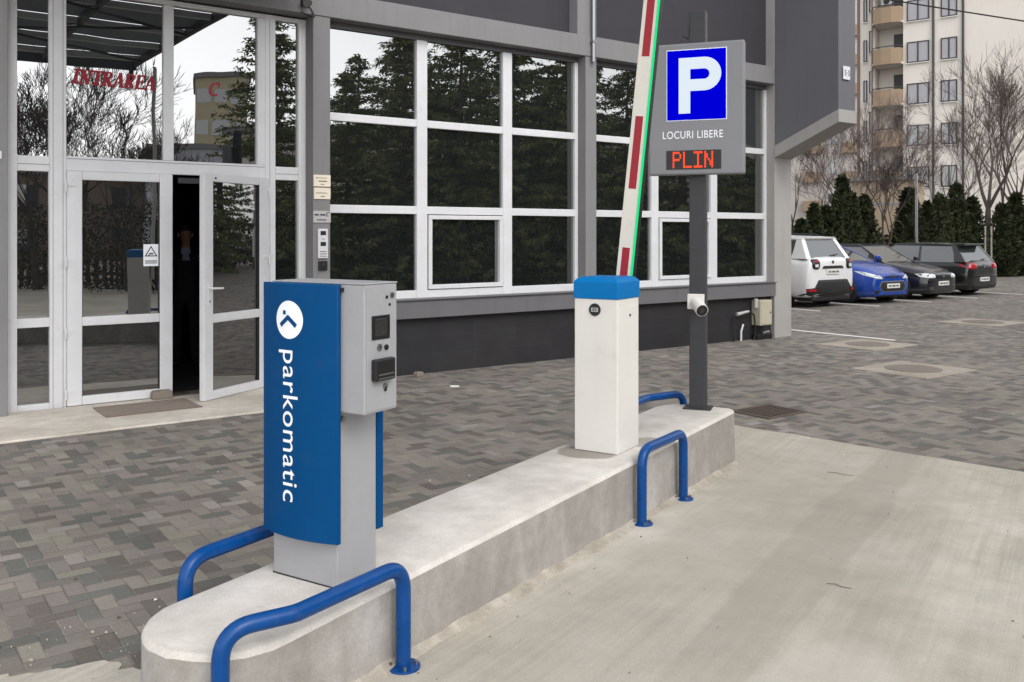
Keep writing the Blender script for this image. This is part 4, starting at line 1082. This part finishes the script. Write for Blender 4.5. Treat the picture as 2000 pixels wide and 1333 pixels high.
# white SUV seen from behind
paint_w = mat('white_paint', S(224, 224, 224), 0.3, 0.03, 3, coat=0.7, grime=.08)
L, W, H_ = 4.30, 1.82, 1.62
t, bv, hw = make_car('parked_car', 'white sport utility car with roof rails showing its tail beside the building', W, L, H_,
    [(-L / 2, 1.06), (-L / 2 + .12, 1.13), (-L / 2 + .5, 1.16), (.45, 1.13), (.95, 1.10), (1.6, 1.03), (L / 2 - .1, .92), (L / 2, .90)],
    [(-L / 2, .93), (-L / 2 + .12, .955), (-L / 2 + .45, 1), (1.3, 1), (1.75, .94), (L / 2, .80)], (.95, .36, -L / 2 + .40, -L / 2 + .12), paint_w, WF(9.98, 3.10 + L / 2), FA, zb=.22, ww=.35, clad=1)
yr = -L / 2
skin(t, bv, 'bumper', [(-hw * .90, .27), (hw * .90, .27), (hw * .92, .44), (.66, .46), (.52, .63), (-.52, .63), (-.66, .46), (-hw * .92, .44)], -1, .035, trim)
MB().box(-.72, .72, yr + .02, yr + .5, .15, .30).build('skid_panel', trim, t, bevel=.05)
skin(t, bv, 'reflector', rect(.66, .84, .38, .43), -1, .045, lamp_red, True)
for o, s_ in zip(skin(t, bv, 'tail_light', [(hw * .60, .88), (hw * .76, .88), (hw * .81, .93), (hw * .81, 1.06), (hw * .76, 1.10), (hw * .60, 1.10), (hw * .56, 1.05), (hw * .56, .93)], -1, .03, black, True), (1, -1)):
    skin(t, bv, 'lamp', [(s_ * x, z) for x, z in rect(hw * .63, hw * .75, .92, .99)], -1, .036, lamp_clear, par=o)
    skin(t, bv, 'lamp', [(s_ * x, z) for x, z in rect(hw * .63, hw * .75, 1.03, 1.07)], -1, .036, lamp_red, par=o)
skin(t, bv, 'tailgate_trim', [(-.40, .885), (.40, .885), (.34, .945), (-.34, .945)], -1, .02, trim)
car_plate(t, bv, .755, -1); car_badge(t, bv, 1.03, -1, .035, trim)
m = MB(); m.tube([(.36, yr + .13, 1.20), (.04, yr + .115, 1.17)], .014, 6); m.build('wiper', black, t)
for s_ in (-1, 1):
    m = MB(); z_ = H_ + .01
    m.tube([(s_ * hw * .66, .40, z_ - .07), (s_ * hw * .66, .25, z_ + .035), (s_ * hw * .66, -1.25, z_ + .03), (s_ * hw * .66, -1.5, z_ - .07)], .022, 8); m.build('roof_rail', trim, t, smooth=True)
m = MB(); m.box(-hw * .60, hw * .60, yr + .33, yr + .55, H_ - .045, H_ - .022); m.build('spoiler', paint_w, t, bevel=.010)
# blue compact van seen from the front
paint_b = mat('blue_paint', S(14, 62, 150), 0.28, 0.05, 3, coat=0.8)
L, W, H_ = 4.0, 1.74, 1.42
t, bv, hw = make_car('parked_car', 'bright blue compact car parked nose out beside the white one', W, L, H_,
    [(-L / 2, .84), (-L / 2 + .15, .98), (.5, 1.0), (1.02, .985), (1.35, .92), (1.65, .84), (1.88, .73), (L / 2, .70)],
    [(-L / 2, .88), (-L / 2 + .35, 1), (1.0, 1), (1.45, .97), (1.75, .87), (1.88, .78), (L / 2, .74)], (1.0, -.05, -L / 2 + .45, -L / 2 + .12), paint_b, WF(12.25, 2.92 + L / 2), FA + math.pi - R(4), zb=.13, ww=.30)
skin(t, bv, 'headlight', [(hw * .44, .59), (hw * .66, .60), (hw * .84, .68), (hw * .90, .78), (hw * .80, .76), (hw * .50, .65)], 1, .012, lamp_clear, True)
skin(t, bv, 'fog_lamp', rect(hw * .60, hw * .72, .26, .33), 1, .01, black, True)
o = skin(t, bv, 'chrome_rim', [(-.50, .40), (-.38, .29), (.38, .29), (.50, .40), (.42, .54), (-.42, .54)], 1, .010, alloy)[0]
o = skin(t, bv, 'grille', [(-.475, .40), (-.365, .305), (.365, .305), (.475, .40), (.405, .525), (-.405, .525)], 1, .016, trim)[0]
skin(t, bv, 'upper_grille', [(-.32, .625), (.32, .625), (.30, .655), (-.30, .655)], 1, .012, black)
car_badge(t, bv, .665, 1, .05, alloy); car_plate(t, bv, .37, 1)
skin(t, bv, 'front_lip', [(-hw * .62, .16), (hw * .62, .16), (hw * .64, .21), (-hw * .64, .21)], 1, .03, trim)
# dark family car seen from the front
paint_k = mat('black_paint', S(26, 25, 34), 0.25, 0.1, 3, coat=0.8)
L, W, H_ = 4.1, 1.70, 1.40
t, bv, hw = make_car('parked_car', 'older black car with clear headlights parked nose out beside the blue one', W, L, H_,
    [(-L / 2, .80), (-L / 2 + .15, .93), (.4, .95), (.85, .93), (1.45, .84), (1.8, .76), (1.94, .68), (L / 2, .66)],
    [(-L / 2, .88), (-L / 2 + .35, 1), (1.1, 1), (1.55, .97), (1.85, .88), (1.94, .80), (L / 2, .76)], (.88, .08, -L / 2 + .60, -L / 2 + .15), paint_k, WF(14.38, 2.92 + L / 2), FA + math.pi, zb=.13, ww=.30)
skin(t, bv, 'headlight', [(hw * .44, .56), (hw * .70, .555), (hw * .86, .58), (hw * .88, .66), (hw * .70, .68), (hw * .46, .645)], 1, .012, lamp_clear, True)
skin(t, bv, 'fog_lamp', rect(.48, .60, .26, .33), 1, .01, car_glass, True)
o = skin(t, bv, 'grille', [(-.30, .555), (.30, .555), (.33, .64), (-.33, .64)], 1, .010, black)[0]
skin(t, bv, 'chrome_bar', [(-.33, .632), (.33, .632), (.33, .648), (-.33, .648)], 1, .016, alloy, par=o)
car_badge(t, bv, .60, 1, .045, alloy); car_plate(t, bv, .36, 1)
skin(t, bv, 'bumper_strip', [(-hw * .74, .49), (hw * .74, .49), (hw * .74, .52), (-hw * .74, .52)], 1, .014, trim)
# black hatchback seen from behind
paint_h = mat('black_hatch_paint', S(20, 21, 22), 0.25, 0.1, 3, coat=0.8)
L, W, H_ = 4.2, 1.78, 1.42
t, bv, hw = make_car('parked_car', 'black hatchback with red tail lights at the right end of the row', W, L, H_,
    [(-L / 2, .86), (-L / 2 + .12, .93), (-L / 2 + .4, .96), (.5, .95), (.95, .92), (1.6, .80), (L / 2 - .1, .68), (L / 2, .66)],
    [(-L / 2, .86), (-L / 2 + .12, .90), (-L / 2 + .45, 1), (1.1, 1), (1.5, .95), (L / 2, .76)], (.98, .12, -L / 2 + .48, -L / 2 + .12), paint_h, WF(16.84, 3.12 + L / 2), FA, zb=.15, ww=.32)
yr = -L / 2
skin(t, bv, 'tail_light', [(hw * .48, .73), (hw * .80, .72), (hw * .885, .77), (hw * .89, .86), (hw * .70, .885), (hw * .48, .865)], -1, .014, lamp_red, True)
skin(t, bv, 'bumper_crease', [(-hw * .80, .52), (hw * .80, .52), (hw * .80, .545), (-hw * .80, .545)], -1, .03, paint_h)
skin(t, bv, 'diffuser', [(-hw * .66, .19), (hw * .66, .19), (hw * .70, .30), (-hw * .70, .30)], -1, .02, trim)
car_plate(t, bv, .385, -1); car_badge(t, bv, .80, -1, .055, alloy)
m = MB(); m.box(-hw * .62, hw * .62, yr + .24, yr + .56, H_ - .05, H_ - .02); m.build('spoiler', paint_h, t, bevel=.01)
m = MB(); m.tube([(.05, yr + .12, .965), (.34, yr + .16, .985)], .012, 6); m.build('wiper', black, t)

# ------------------------------------------------------------------ vegetation
def foliage(name, c0, c1, rough=0.8):
    k = NT(name); k.base(k.ramp(k.noise(2.2, 4), [(0.3, c0), (0.7, c1)])); k.set(Roughness=rough)
    k.b.inputs['Specular IOR Level'].default_value = 0.2
    return k.m
thuja_m = foliage('thuja_leaf', S(34, 41, 26), S(66, 71, 46))
spruce_m = foliage('spruce_leaf', S(66, 78, 50), S(132, 134, 80))
hedge_m = foliage('shrub_leaf', S(34, 36, 26), S(70, 64, 48))
bark = mat('bark', S(70, 62, 57), 0.9, 0.2, 8, 0.4, 60)
bark_red = mat('reddish_bark', S(90, 78, 74), 0.9, 0.2, 8, 0.3, 60)
def leafcloud(rr, n, fn, s0, s1, mb):
    for _ in range(n):
        p, d = fn(rr); s_ = rr.uniform(s0, s1)
        d = (d + Vector((rr.gauss(0, .5), rr.gauss(0, .5), rr.gauss(0, .5)))).normalized()
        u = d.cross(Vector((rr.gauss(0, 1), rr.gauss(0, 1), rr.gauss(0, 1)))).normalized()
        mb.add([p - u * s_ * .35, p + d * s_ * .5 - u * s_ * .2, p + d * s_, p + d * s_ * .5 + u * s_ * .3], [(0, 1, 2, 3)])
def thuja(h, w, seed):
    rr = random.Random(seed); m = MB(); core = MB()
    prof = lambda z: w * (min(1, .5 + z * 2.2)) * max(0.03, (1 - z) ** .62)
    ph = [rr.uniform(0, 6.28) for _ in range(4)]
    def fn(r):
        z = r.random() ** 1.25; a = r.uniform(0, 6.283)
        q = prof(z) * (1 + .13 * math.sin(3 * a + ph[0] + 5 * z) + .10 * math.sin(9 * z + ph[1] + 2 * a)) * (1 - .35 * r.random() ** 2)
        return Vector((q * math.cos(a), q * math.sin(a), z * h)), Vector((math.cos(a) * .45, math.sin(a) * .45, 1))
    leafcloud(rr, 2600, fn, .07, .20, m)
    for i in range(7):
        pass
    core.loft([[(prof(z) * .72 * math.cos(k * .7854), prof(z) * .72 * math.sin(k * .7854), z * h * .97) for k in range(8)] for z in (0, .1, .3, .5, .7, .85, .97)])
    t = thing('thuja', None, None)
    c = m.build('crown', thuja_m, t); core.build('inner_growth', thuja_m, c)
    m = MB(); m.tube([(0, 0, -.05), (0, 0, h * .3)], [.06, .04], 8); m.build('trunk', bark, t)
    return t
TH = [thuja(3.0, .42, 1), thuja(3.0, .42, 2), thuja(3.0, .50, 3)]
UD = lambda u, d: Vector(((u - 1000) / 1780 * d, d, 0))
# (column in the photo, distance, height, width factor, label)
TL = [(1566, 29.5, 2.1, 1.0, 'low dark thuja half hidden behind the corner pillar'), (1590, 30, 2.6, .9, 'dark thuja left of the tallest pair behind the white car'),
      (1612, 30.4, 2.55, .95, 'dark thuja above the roof of the white car, left of the taller one'), (1645, 30.8, 3.55, 1.05, 'tallest pointed thuja behind the white car'),
      (1664, 31.0, 3.0, .9, 'slim thuja just right of the tallest one behind the white car'), (1690, 31.4, 2.95, 1.0, 'thuja left of the beige wall gap, behind the blue car'),
      (1775, 33.0, 3.25, 1.25, 'wide thuja right of the beige wall gap beside the grey pole'), (1812, 33.6, 2.8, .95, 'thuja just right of the grey pole behind the black hatchback'),
      (1836, 34.0, 3.1, 1.0, 'thuja behind the roof of the black hatchback, second right of the pole'), (1868, 34.5, 3.5, 1.1, 'tall thuja behind the rear half of the black hatchback'),
      (1900, 35.0, 3.0, 1.1, 'thuja standing left of the two white stakes'), (1957, 35.6, 2.8, 1.1, 'thuja right of the large bare tree trunk'),
      (1985, 36.0, 3.2, 1.2, 'dark thuja at the right end of the row'), (2025, 36.4, 3.2, 1.2, 'last thuja cut by the right edge of the photo')]
used = set()
for i, (u, d, h, wf, lb) in enumerate(TL):
    k = i % 3; o = TH[k] if k not in used else copy_tree(TH[k]); used.add(k)
    o.location = UD(u, d); o.scale = (wf * 1.32, wf * 1.32, h / 3.0); o.rotation_euler.z = i * 1.7
    tag(o, lb, 'thuja', 'thuja row behind the parked cars')
def bare_tree(h, seed, spread=.55, levels=6, r0=.12, fork=.22, mt=None, lean=(0, 0), rmin=.0068):
    rr = random.Random(seed); tr = MB(); br = MB()
    def grow(p, d, L, r_, lv):
        n = 3; path = [p]; rad = [r_]
        dd = d.copy()
        for i in range(n):
            dd = (dd + Vector((rr.gauss(0, .10), rr.gauss(0, .10), rr.gauss(0.05, .06)))).normalized(); path.append(path[-1] + dd * L / n); rad.append(r_ * (1 - .45 * (i + 1) / n))
        (tr if lv == levels else br).tube(path, rad, 7 if lv >= levels - 1 else (5 if lv > 2 else 3), cap=False)
        if lv <= 0: return
        k = 3 if lv > 1 else rr.choice((3, 4))
        for i in range(k):
            j = rr.choice((2, 3)) if i else 3
            a = rr.uniform(0, 6.283); sp = spread * rr.uniform(.6, 1.25)
            x = dd.orthogonal().normalized(); y = dd.cross(x)
            nd = (dd * math.cos(sp) + (x * math.cos(a) + y * math.sin(a)) * math.sin(sp)); nd.z += .10; nd.normalize()
            grow(path[j], nd, L * rr.uniform(.62, .86), max(rad[j] * .72, rmin), lv - 1)
    grow(Vector((0, 0, -.05)), Vector((lean[0], lean[1], 1)).normalized(), h * fork, r0, levels)
    t = thing('bare_tree', None, None)
    tr.build('trunk', mt or bark, t, smooth=True); br.build('crown', mt or bark, t, smooth=True)
    return t
bt = bare_tree(5.6, 5, .42, 6, .11, .26); bt.location = UD(1738, 32.2)
tag(bt, 'bare forked tree in front of the beige wall gap behind the blue car', 'bare tree', 'leafless trees behind the car park')
bt = bare_tree(8.8, 9, .46, 6, .19, .31); bt.location = UD(1932, 36.6)
tag(bt, 'large spreading bare tree behind the black hatchback', 'bare tree', 'leafless trees behind the car park')
bt2 = bare_tree(9.0, 14, .42, 6, .13, .31, bark_red); bt2.location = UD(1985, 39)
tag(bt2, 'reddish bare tree at the right edge before the white apartment wall', 'bare tree', 'leafless trees behind the car park')
bt3 = bare_tree(6.5, 17, .44, 6, .08, .27); bt3.location = UD(1562, 33)
tag(bt3, 'thin bare tree beside the corner pillar under the wing wall', 'bare tree', 'leafless trees behind the car park')
bt4 = bare_tree(7.4, 23, .42, 6, .10, .31, bark_red); bt4.location = UD(1625, 36)
tag(bt4, 'bare reddish tree behind the thujas, left of the balconies', 'bare tree', 'leafless trees behind the car park')
bt5 = copy_tree(bt2); bt5.location = UD(1835, 40); bt5.rotation_euler.z = 2.1; bt5.scale = (.9, .9, .82)
tag(bt5, 'bare tree rising behind the thujas below the apartment windows', 'bare tree', 'leafless trees behind the car park')
bt6 = copy_tree(bt4); bt6.location = UD(1895, 38); bt6.rotation_euler.z = 4.0; bt6.scale = (.9, .9, .85)
tag(bt6, 'low reddish bare tree between the hatchback and the apartment block', 'bare tree', 'leafless trees behind the car park')
for u, d, k, sc_, lb in ((1690, 37, 2.6, .9, 'bare tree above the blue car, in front of the beige annex'), (1800, 37.5, 5.1, .95, 'bare tree behind the grey pole'), (1600, 34, 1.2, .8, 'low bare tree above the white car beside the pillar'), (1965, 42, .7, 1.1, 'tallest reddish bare tree before the blank cream wall')):
    o = copy_tree(bt2 if d > 37 else bt4); o.location = UD(u, d); o.rotation_euler.z = k; o.scale = (sc_, sc_, sc_ * .92)
    tag(o, lb, 'bare tree', 'leafless trees behind the car park')
rr = random.Random(44); m = MB()                    # undergrowth between the thujas
def fnu(r):
    q = r.random(); u = 1540 + 520 * q; d = 31.2 + 6.2 * q + r.uniform(-.5, .9); p = UD(u, d)
    return Vector((p.x, p.y, 1.6 * r.random() ** 1.4)), Vector((0, 0, .6))
leafcloud(rr, 16000, fnu, .06, .2, m)
tag(m.build('undergrowth', hedge_m), kind='stuff')
# poles
m = MB(); m.tube([(0, 0, 0), (0, 0, 3.8)], [.05, .045], 10)
o = thing('pole', 'thin grey pole standing in front of the thujas behind the black hatchback', 'pole', UD(1790, 32.0)); m.build('shaft', steel, o, smooth=True)
m = MB(); m.tube([(0, 0, 3.8), (0, 0, 3.84)], .06, 10); m.build('cap', dark_metal, o)
for u, lb in ((1924, 'left one of two pale stakes beside the hatchback tail'), (1936, 'right one of two pale stakes beside the hatchback tail')):
    o = thing('stake', lb, 'stake', UD(u, 33.4), 0, 'pale tree stakes'); m = MB(); m.tube([(0, 0, 0), (0, 0, 1.95)], .035, 8); m.build('shaft', mat('pale_stake', S(150, 146, 138), .8, .1, 10), o, smooth=True)
    m = MB(); m.box(-.06, .06, -.03, .03, 1.55, 1.62); m.build('tie', rubber, o)

# ------------------------------------------------------------------ apartment block behind
cream_wall = mat('cream_wall', S(212, 205, 197), 0.9, 0.05, .35, streak=0.12)
tan_wall = mat('tan_parapet', S(146, 126, 104), 0.85, 0.08, .8)
inner_wall = mat('balcony_wall', S(206, 202, 196), 0.9, 0.05, .5)
frame_dark = mat('dark_window_frame', S(52, 48, 50), 0.5, 0.1, 5)
curtain = mat('net_curtain', S(160, 160, 164), 0.9, 0.12, 3, stretch=(6, 6, .3))
apt = thing('apartment_building', 'cream apartment block with tan curved balconies and dark framed windows', 'building', UD(1705, 62), R(-37.8))
def AP(name, m, material, parent=None, **kw): return m.build(name, material, parent or apt, **kw)
FZ = [13.70 + 2.76 * k for k in range(-4, 5)]        # window mid heights
m = MB(); m.box(1.95, 24, 0, 14, -.2, 28).box(0.02, 1.95, 1.4, 14, -.2, 28).box(-1.03, 0.02, .35, 12, -.2, 28)
AP('wall', m, cream_wall)
m = MB(); m.box(-.06, .02, .02, 1.4, -.2, 28); AP('balcony_side', m, cream_wall)
m = MB(); m.box(-1.2, 24.2, -.3, 14.2, 28, 28.4); AP('roof', m, plaster)
def apt_window(x0, x1, z0, z1, y, split=True, dark=False):
    m = MB(); f = .07
    m.box(x0, x1, y - .05, y + .05, z0, z0 + f).box(x0, x1, y - .05, y + .05, z1 - f, z1).box(x0, x0 + f, y - .05, y + .05, z0 + f, z1 - f).box(x1 - f, x1, y - .05, y + .05, z0 + f, z1 - f)
    if split: m.box((x0 + x1) / 2 - f * .6, (x0 + x1) / 2 + f * .6, y - .05, y + .05, z0 + f, z1 - f)
    w = AP('window', m, frame_dark)
    AP('pane', MB().box(x0 + f, x1 - f, y - .02, y - .01, z0 + f, z1 - f), car_glass if dark else curtain, w)
    AP('sill', MB().box(x0 - .05, x1 + .05, y - .12, y - .055, z0 - .08, z0 - .02), inner_wall, w)
for k, z in enumerate(FZ):
    lowf = k < 3
    apt_window(2.20, 3.58, z - .69, z + .69, -.03, True, lowf)
    apt_window(4.29, 5.27, z - .70, z + .70, -.03, True, lowf)
    apt_window(-.72, -.48, z - .75 + .5, z + .75 + .5, .33, False, True)
    apt_window(-.34, -.12, z - .75 + 1.1, z + .75 + 1.1, .33, False, True)
    # loggia: slab, bowed parapet, dark door at the back
    zs = z + .55 - 1.05
    b = AP('balcony', MB().box(.02, 1.95, -.25, 1.4, zs - .2, zs - .05), inner_wall)
    pl = [(.0, .05), (.12, -.45), (.7, -.62), (1.35, -.62), (1.85, -.45), (1.95, .05), (1.87, .05), (1.78, -.36), (1.33, -.52), (.72, -.52), (.2, -.36), (.08, .05)]
    m = MB(); m.prism(pl, lambda c: (c[0], c[1], zs - .2), lambda c: (c[0], c[1], zs + .86)); AP('parapet', m, tan_wall, b)
    m = MB(); m.tube([(p[0], p[1], zs + .98) for p in pl[:6]], .035, 6); AP('railing', m, frame_dark, b)
    AP('balcony_door', MB().box(1.0, 1.85, 1.33, 1.395, zs, zs + 2.1), frame_dark, b)
    if k == 5: m = MB(); m.box(.25, .95, 1.0, 1.35, zs + 1.35, zs + 1.9); ac = AP('air_conditioner', m, pvc, b, bevel=.03); m = MB(); m.tube([(.6, .99, zs + 1.62), (.6, .97, zs + 1.62)], .2, 16); AP('fan', m, black, ac)
for x in (3.84, 5.62): 
    m = MB(); m.tube([(x, -.08, 0), (x, -.08, 28)], .075, 8); AP('drainpipe', m, frame_dark, smooth=True)
m = MB(); m.tube([(-.03, -.05, 0), (-.03, -.05, 28)], .06, 8).tube([(-1.05, .3, 0), (-1.05, .3, 28)], .10, 8); AP('drainpipe', m, mat('brown_pipe', S(112, 92, 84), .7, .1, 5), smooth=True)
# low beige annex and the pale block seen under the wing wall
o = thing('annex', 'low beige building at the foot of the apartment block', 'building', UD(1728, 50), R(-30))
MB().box(-1.6, 1.5, 0, 5, 0, 4.6).build('wall', mat('beige_wall', S(146, 130, 110), .9, .08, .8), o)
MB().box(-1.8, 1.7, -.2, 5.2, 4.6, 4.8).build('roof', plaster, o)
m = MB(); m.box(-1.62, 1.52, -.02, .0, 3.2, 3.35); m.build('string_course', plaster, o)
o = thing('apartment_building', 'pale block with beige bands seen under the wing wall', 'building', UD(1600, 95), R(-20))
MB().box(-6, 7, 0, 10, -.2, 26).build('wall', mat('pale_block_wall', S(176, 170, 165), .9, .06, .3), o)
for k in range(8):
    for x0, x1 in ((-1.6, .2), (2.3, 4.0)): MB().box(x0, x1, -.5, -.02, 1 + 3 * k, 2.1 + 3 * k).build('balcony', tan_wall, o)
for k in range(8):
    for x in (-4.6, .9, 4.9): MB().box(x, x + 1.0, -.04, .01, 1.9 + 3 * k, 3.3 + 3 * k).build('window', car_glass, o)
MB().box(-6.2, 7.2, -.2, 10.2, 26, 26.4).build('roof', plaster, o)
o = thing('garden_wall', 'low dark red wall along the foot of the thuja row', 'wall', UD(1790, 34.6), R(38) + math.pi * 0)
m = MB(); m.box(-9, 10, -.1, .1, 0, .45); m.build('masonry', mat('red_brown_wall', S(86, 62, 58), .9, .12, 3), o)
MB().box(-9.05, 10.05, -.13, .13, .452, .51).build('coping', mat('wall_coping', S(110, 96, 90), .9, .1, 5), o)
# overhead cable
m = MB(); pth = []
A0 = Vector((4.0, 22.0, 8.18)); A1 = Vector((22, 22.0, 5.43))
for i in range(25):
    q = i / 24; p = A0.lerp(A1, q); p.z -= 4 * .10 * q * (1 - q); pth.append(p)
m.tube(pth, .018, 6); tag(m.build('overhead_cable', rubber, smooth=True), 'black overhead cable crossing in front of the apartment block', 'cable')

# ------------------------------------------------------------------ what the glass mirrors: trees and blocks to the right of the street
def spruce(h, seed):
    rr = random.Random(seed); m = MB(); tr = MB(); bw = MB()
    tr.tube([(0, 0, -.1), (0, 0, h * .5), (0, 0, h * .98)], [.16, .10, .015], 8, cap=False)
    z = h * .05
    while z < h * .97:
        f = 1 - z / h; L = h * .30 * f ** .72 + .14
        for k in range(rr.choice((6, 7, 8))):
            a = rr.uniform(0, 6.283); l_ = L * rr.uniform(.7, 1.12); d = Vector((math.cos(a), math.sin(a), 0))
            e = Vector((0, 0, z)) + d * l_ + Vector((0, 0, l_ * rr.uniform(-.28, .12) + .1 * l_ * (1 - f)))
            bw.tube([(0, 0, z), tuple((Vector((0, 0, z)) + e) / 2 + Vector((0, 0, -.04 * l_))), e], [.02, .013, .005], 3, cap=False)
            nn = int(22 + 52 * l_)
            for j in range(nn):
                q = rr.uniform(.15, 1.0); p = Vector((0, 0, z)).lerp(e, q) + Vector((rr.gauss(0, .05), rr.gauss(0, .05), rr.gauss(0, .04)))
                dv = (d * .5 + Vector((rr.gauss(0, .5), rr.gauss(0, .5), rr.gauss(-.35, .3)))).normalized(); s_ = rr.uniform(.06, .17)
                u = dv.cross(Vector((rr.gauss(0, 1), rr.gauss(0, 1), rr.gauss(0, 1)))).normalized()
                m.add([p - u * s_ * .22, p + dv * s_, p + u * s_ * .22], [(0, 1, 2)])
        z += h * rr.uniform(.018, .034)
    t = thing('spruce', None, None); tr.build('trunk', bark, t); c = m.build('crown', spruce_m, t); bw.build('branches', bark, c)
    return t
SP = [spruce(8.0, 2), spruce(8.0, 6), spruce(8.0, 19), spruce(8.0, 33)]
SL = [(12.4, .3, 8.6), (14.4, 1.6, 7.0), (14.9, 3.4, 8.2), (15.6, 5.0, 8.8), (16.0, 6.7, 7.8), (16.8, 8.3, 8.6), (17.4, 10.0, 7.6), (18.2, 11.7, 8.4), (18.9, 13.3, 7.4), (17.9, 5.9, 9.4), (16.9, 2.5, 9.0), (21.5, 16.2, 8.6), (23.5, 18.8, 7.4), (25.6, 21.6, 8.8), (28.2, 24.6, 8.0), (24.6, 17.2, 9.2), (14.0, -.6, 7.2), (17.2, .6, 8.0), (18.6, 4.2, 8.2), (19.4, 7.6, 8.8), (19.8, 10.4, 8.2), (20.6, 13.6, 8.8), (16.2, 4.0, 7.0), (17.0, 7.6, 7.2)]
for i, (x, y, h) in enumerate(SL):
    o = SP[i] if i < 4 else copy_tree(SP[(i * 3 + 1) % 4]); wk = (1.05, .88, 1.2, .96, 1.12)[i % 5]; o.location = (x, y, 0); o.scale = (h / 8 * wk, h / 8 * wk, h / 8); o.rotation_euler.z = i * 2.3
    tag(o, 'dark green spruce across the street, mirrored in the office windows', 'spruce', 'spruces mirrored in the windows')
rr = random.Random(50); m = MB()
def fnh(r):
    q = r.random(); p = Vector((12.8, -.6, 0)).lerp(Vector((19.2, 14.5, 0)), q); return Vector((p.x + r.gauss(0, .5), p.y + r.gauss(0, .5), 2.3 * r.random())), Vector((0, 0, .5))
leafcloud(rr, 7000, fnh, .10, .30, m)
def fnb(r):
    q = r.random(); p = Vector((5.5, -8.5, 0)).lerp(Vector((13.6, -1.0, 0)), q); return Vector((p.x + r.gauss(0, .7), p.y + r.gauss(0, .7), 2.5 * r.random() ** 1.3)), Vector((0, 0, .5))
leafcloud(rr, 26000, fnb, .04, .14, m)
def fng(r):
    q = r.random(); p = Vector((19.5, 14.8, 0)).lerp(Vector((33, 30, 0)), q); return Vector((p.x + r.gauss(0, .6), p.y + r.gauss(0, .6), 2.4 * r.random() ** 1.2)), Vector((0, 0, .5))
leafcloud(rr, 6000, fng, .08, .3, m); tag(m.build('shrubs', hedge_m), kind='stuff')
BL = [(8.6, -4.6, 6.7), (10.2, -3.0, 5.7), (7.6, -6.6, 6.4), (11.6, -6.4, 7.4), (11.0, -1.4, 4.9)]
for i, (x, y, h) in enumerate(BL):
    o = bare_tree(7.0, 61, .5, 7, .13, .26, rmin=.008) if i == 0 else copy_tree(b0)
    if i == 0: b0 = o
    o.location = (x, y, 0); k = h / 7.0; o.scale = (k, k, k); o.rotation_euler.z = i * 1.9
    tag(o, 'leafless street tree across the street, mirrored in the entrance glass', 'bare tree', 'leafless trees mirrored in the entrance')
def block(label, x, y, rz, w, d, h, wallm, nx, nz):
    o = thing('apartment_building', label, 'building', (x, y, 0), rz)
    MB().box(-w / 2, w / 2, 0, d, -.2, h).build('wall', wallm, o); MB().box(-w / 2 - .2, w / 2 + .2, -.2, d + .2, h, h + .3).build('roof', plaster, o)
    for i in range(nx):
        for k in range(nz):
            xx = -w / 2 + w * (i + .5) / nx; zz = h * (k + .5) / nz
            MB().box(xx - .6, xx + .6, -.04, .02, zz - .6, zz + .7).build('window', car_glass, o)
    return o
block('tan apartment block mirrored in the glass above the door', 56, -33.0, R(233), 4.4, 9, 15, mat('tan_block_wall', S(188, 178, 148), .9, .06, .4), 3, 5)
block('low grey block mirrored under the tan one in the entrance glass', 33, -17.5, R(228), 6, 7, 6.3, mat('grey_block_wall', S(178, 180, 188), .9, .06, .4), 3, 2)
block('low brown block mirrored behind the bare trees', 33, -25, R(228), 15, 9, 5.2, mat('brown_block_wall', S(112, 98, 86), .9, .1, .6), 6, 2)
block('long low cream block mirrored behind the spruces', 34, 2, R(-100) + math.pi, 26, 8, 6, cream_wall, 8, 2)
o = thing('picket_fence', 'ochre fence across the street, mirrored low in the entrance glass', 'fence', (12.8, -5.6, 0), R(50))
m = MB()
for k in range(60): m.box(-6 + k * .2, -5.88 + k * .2, -.015, .015, .05, 1.25)
m.build('pickets', mat('ochre_wood', S(112, 86, 50), .8, .15, 8), o)
m = MB(); m.box(-6, 6, .017, .05, .3, .38).box(-6, 6, .017, .05, .95, 1.03); m.build('rail', mat('ochre_rail', S(130, 96, 52), .8, .15, 8), o)
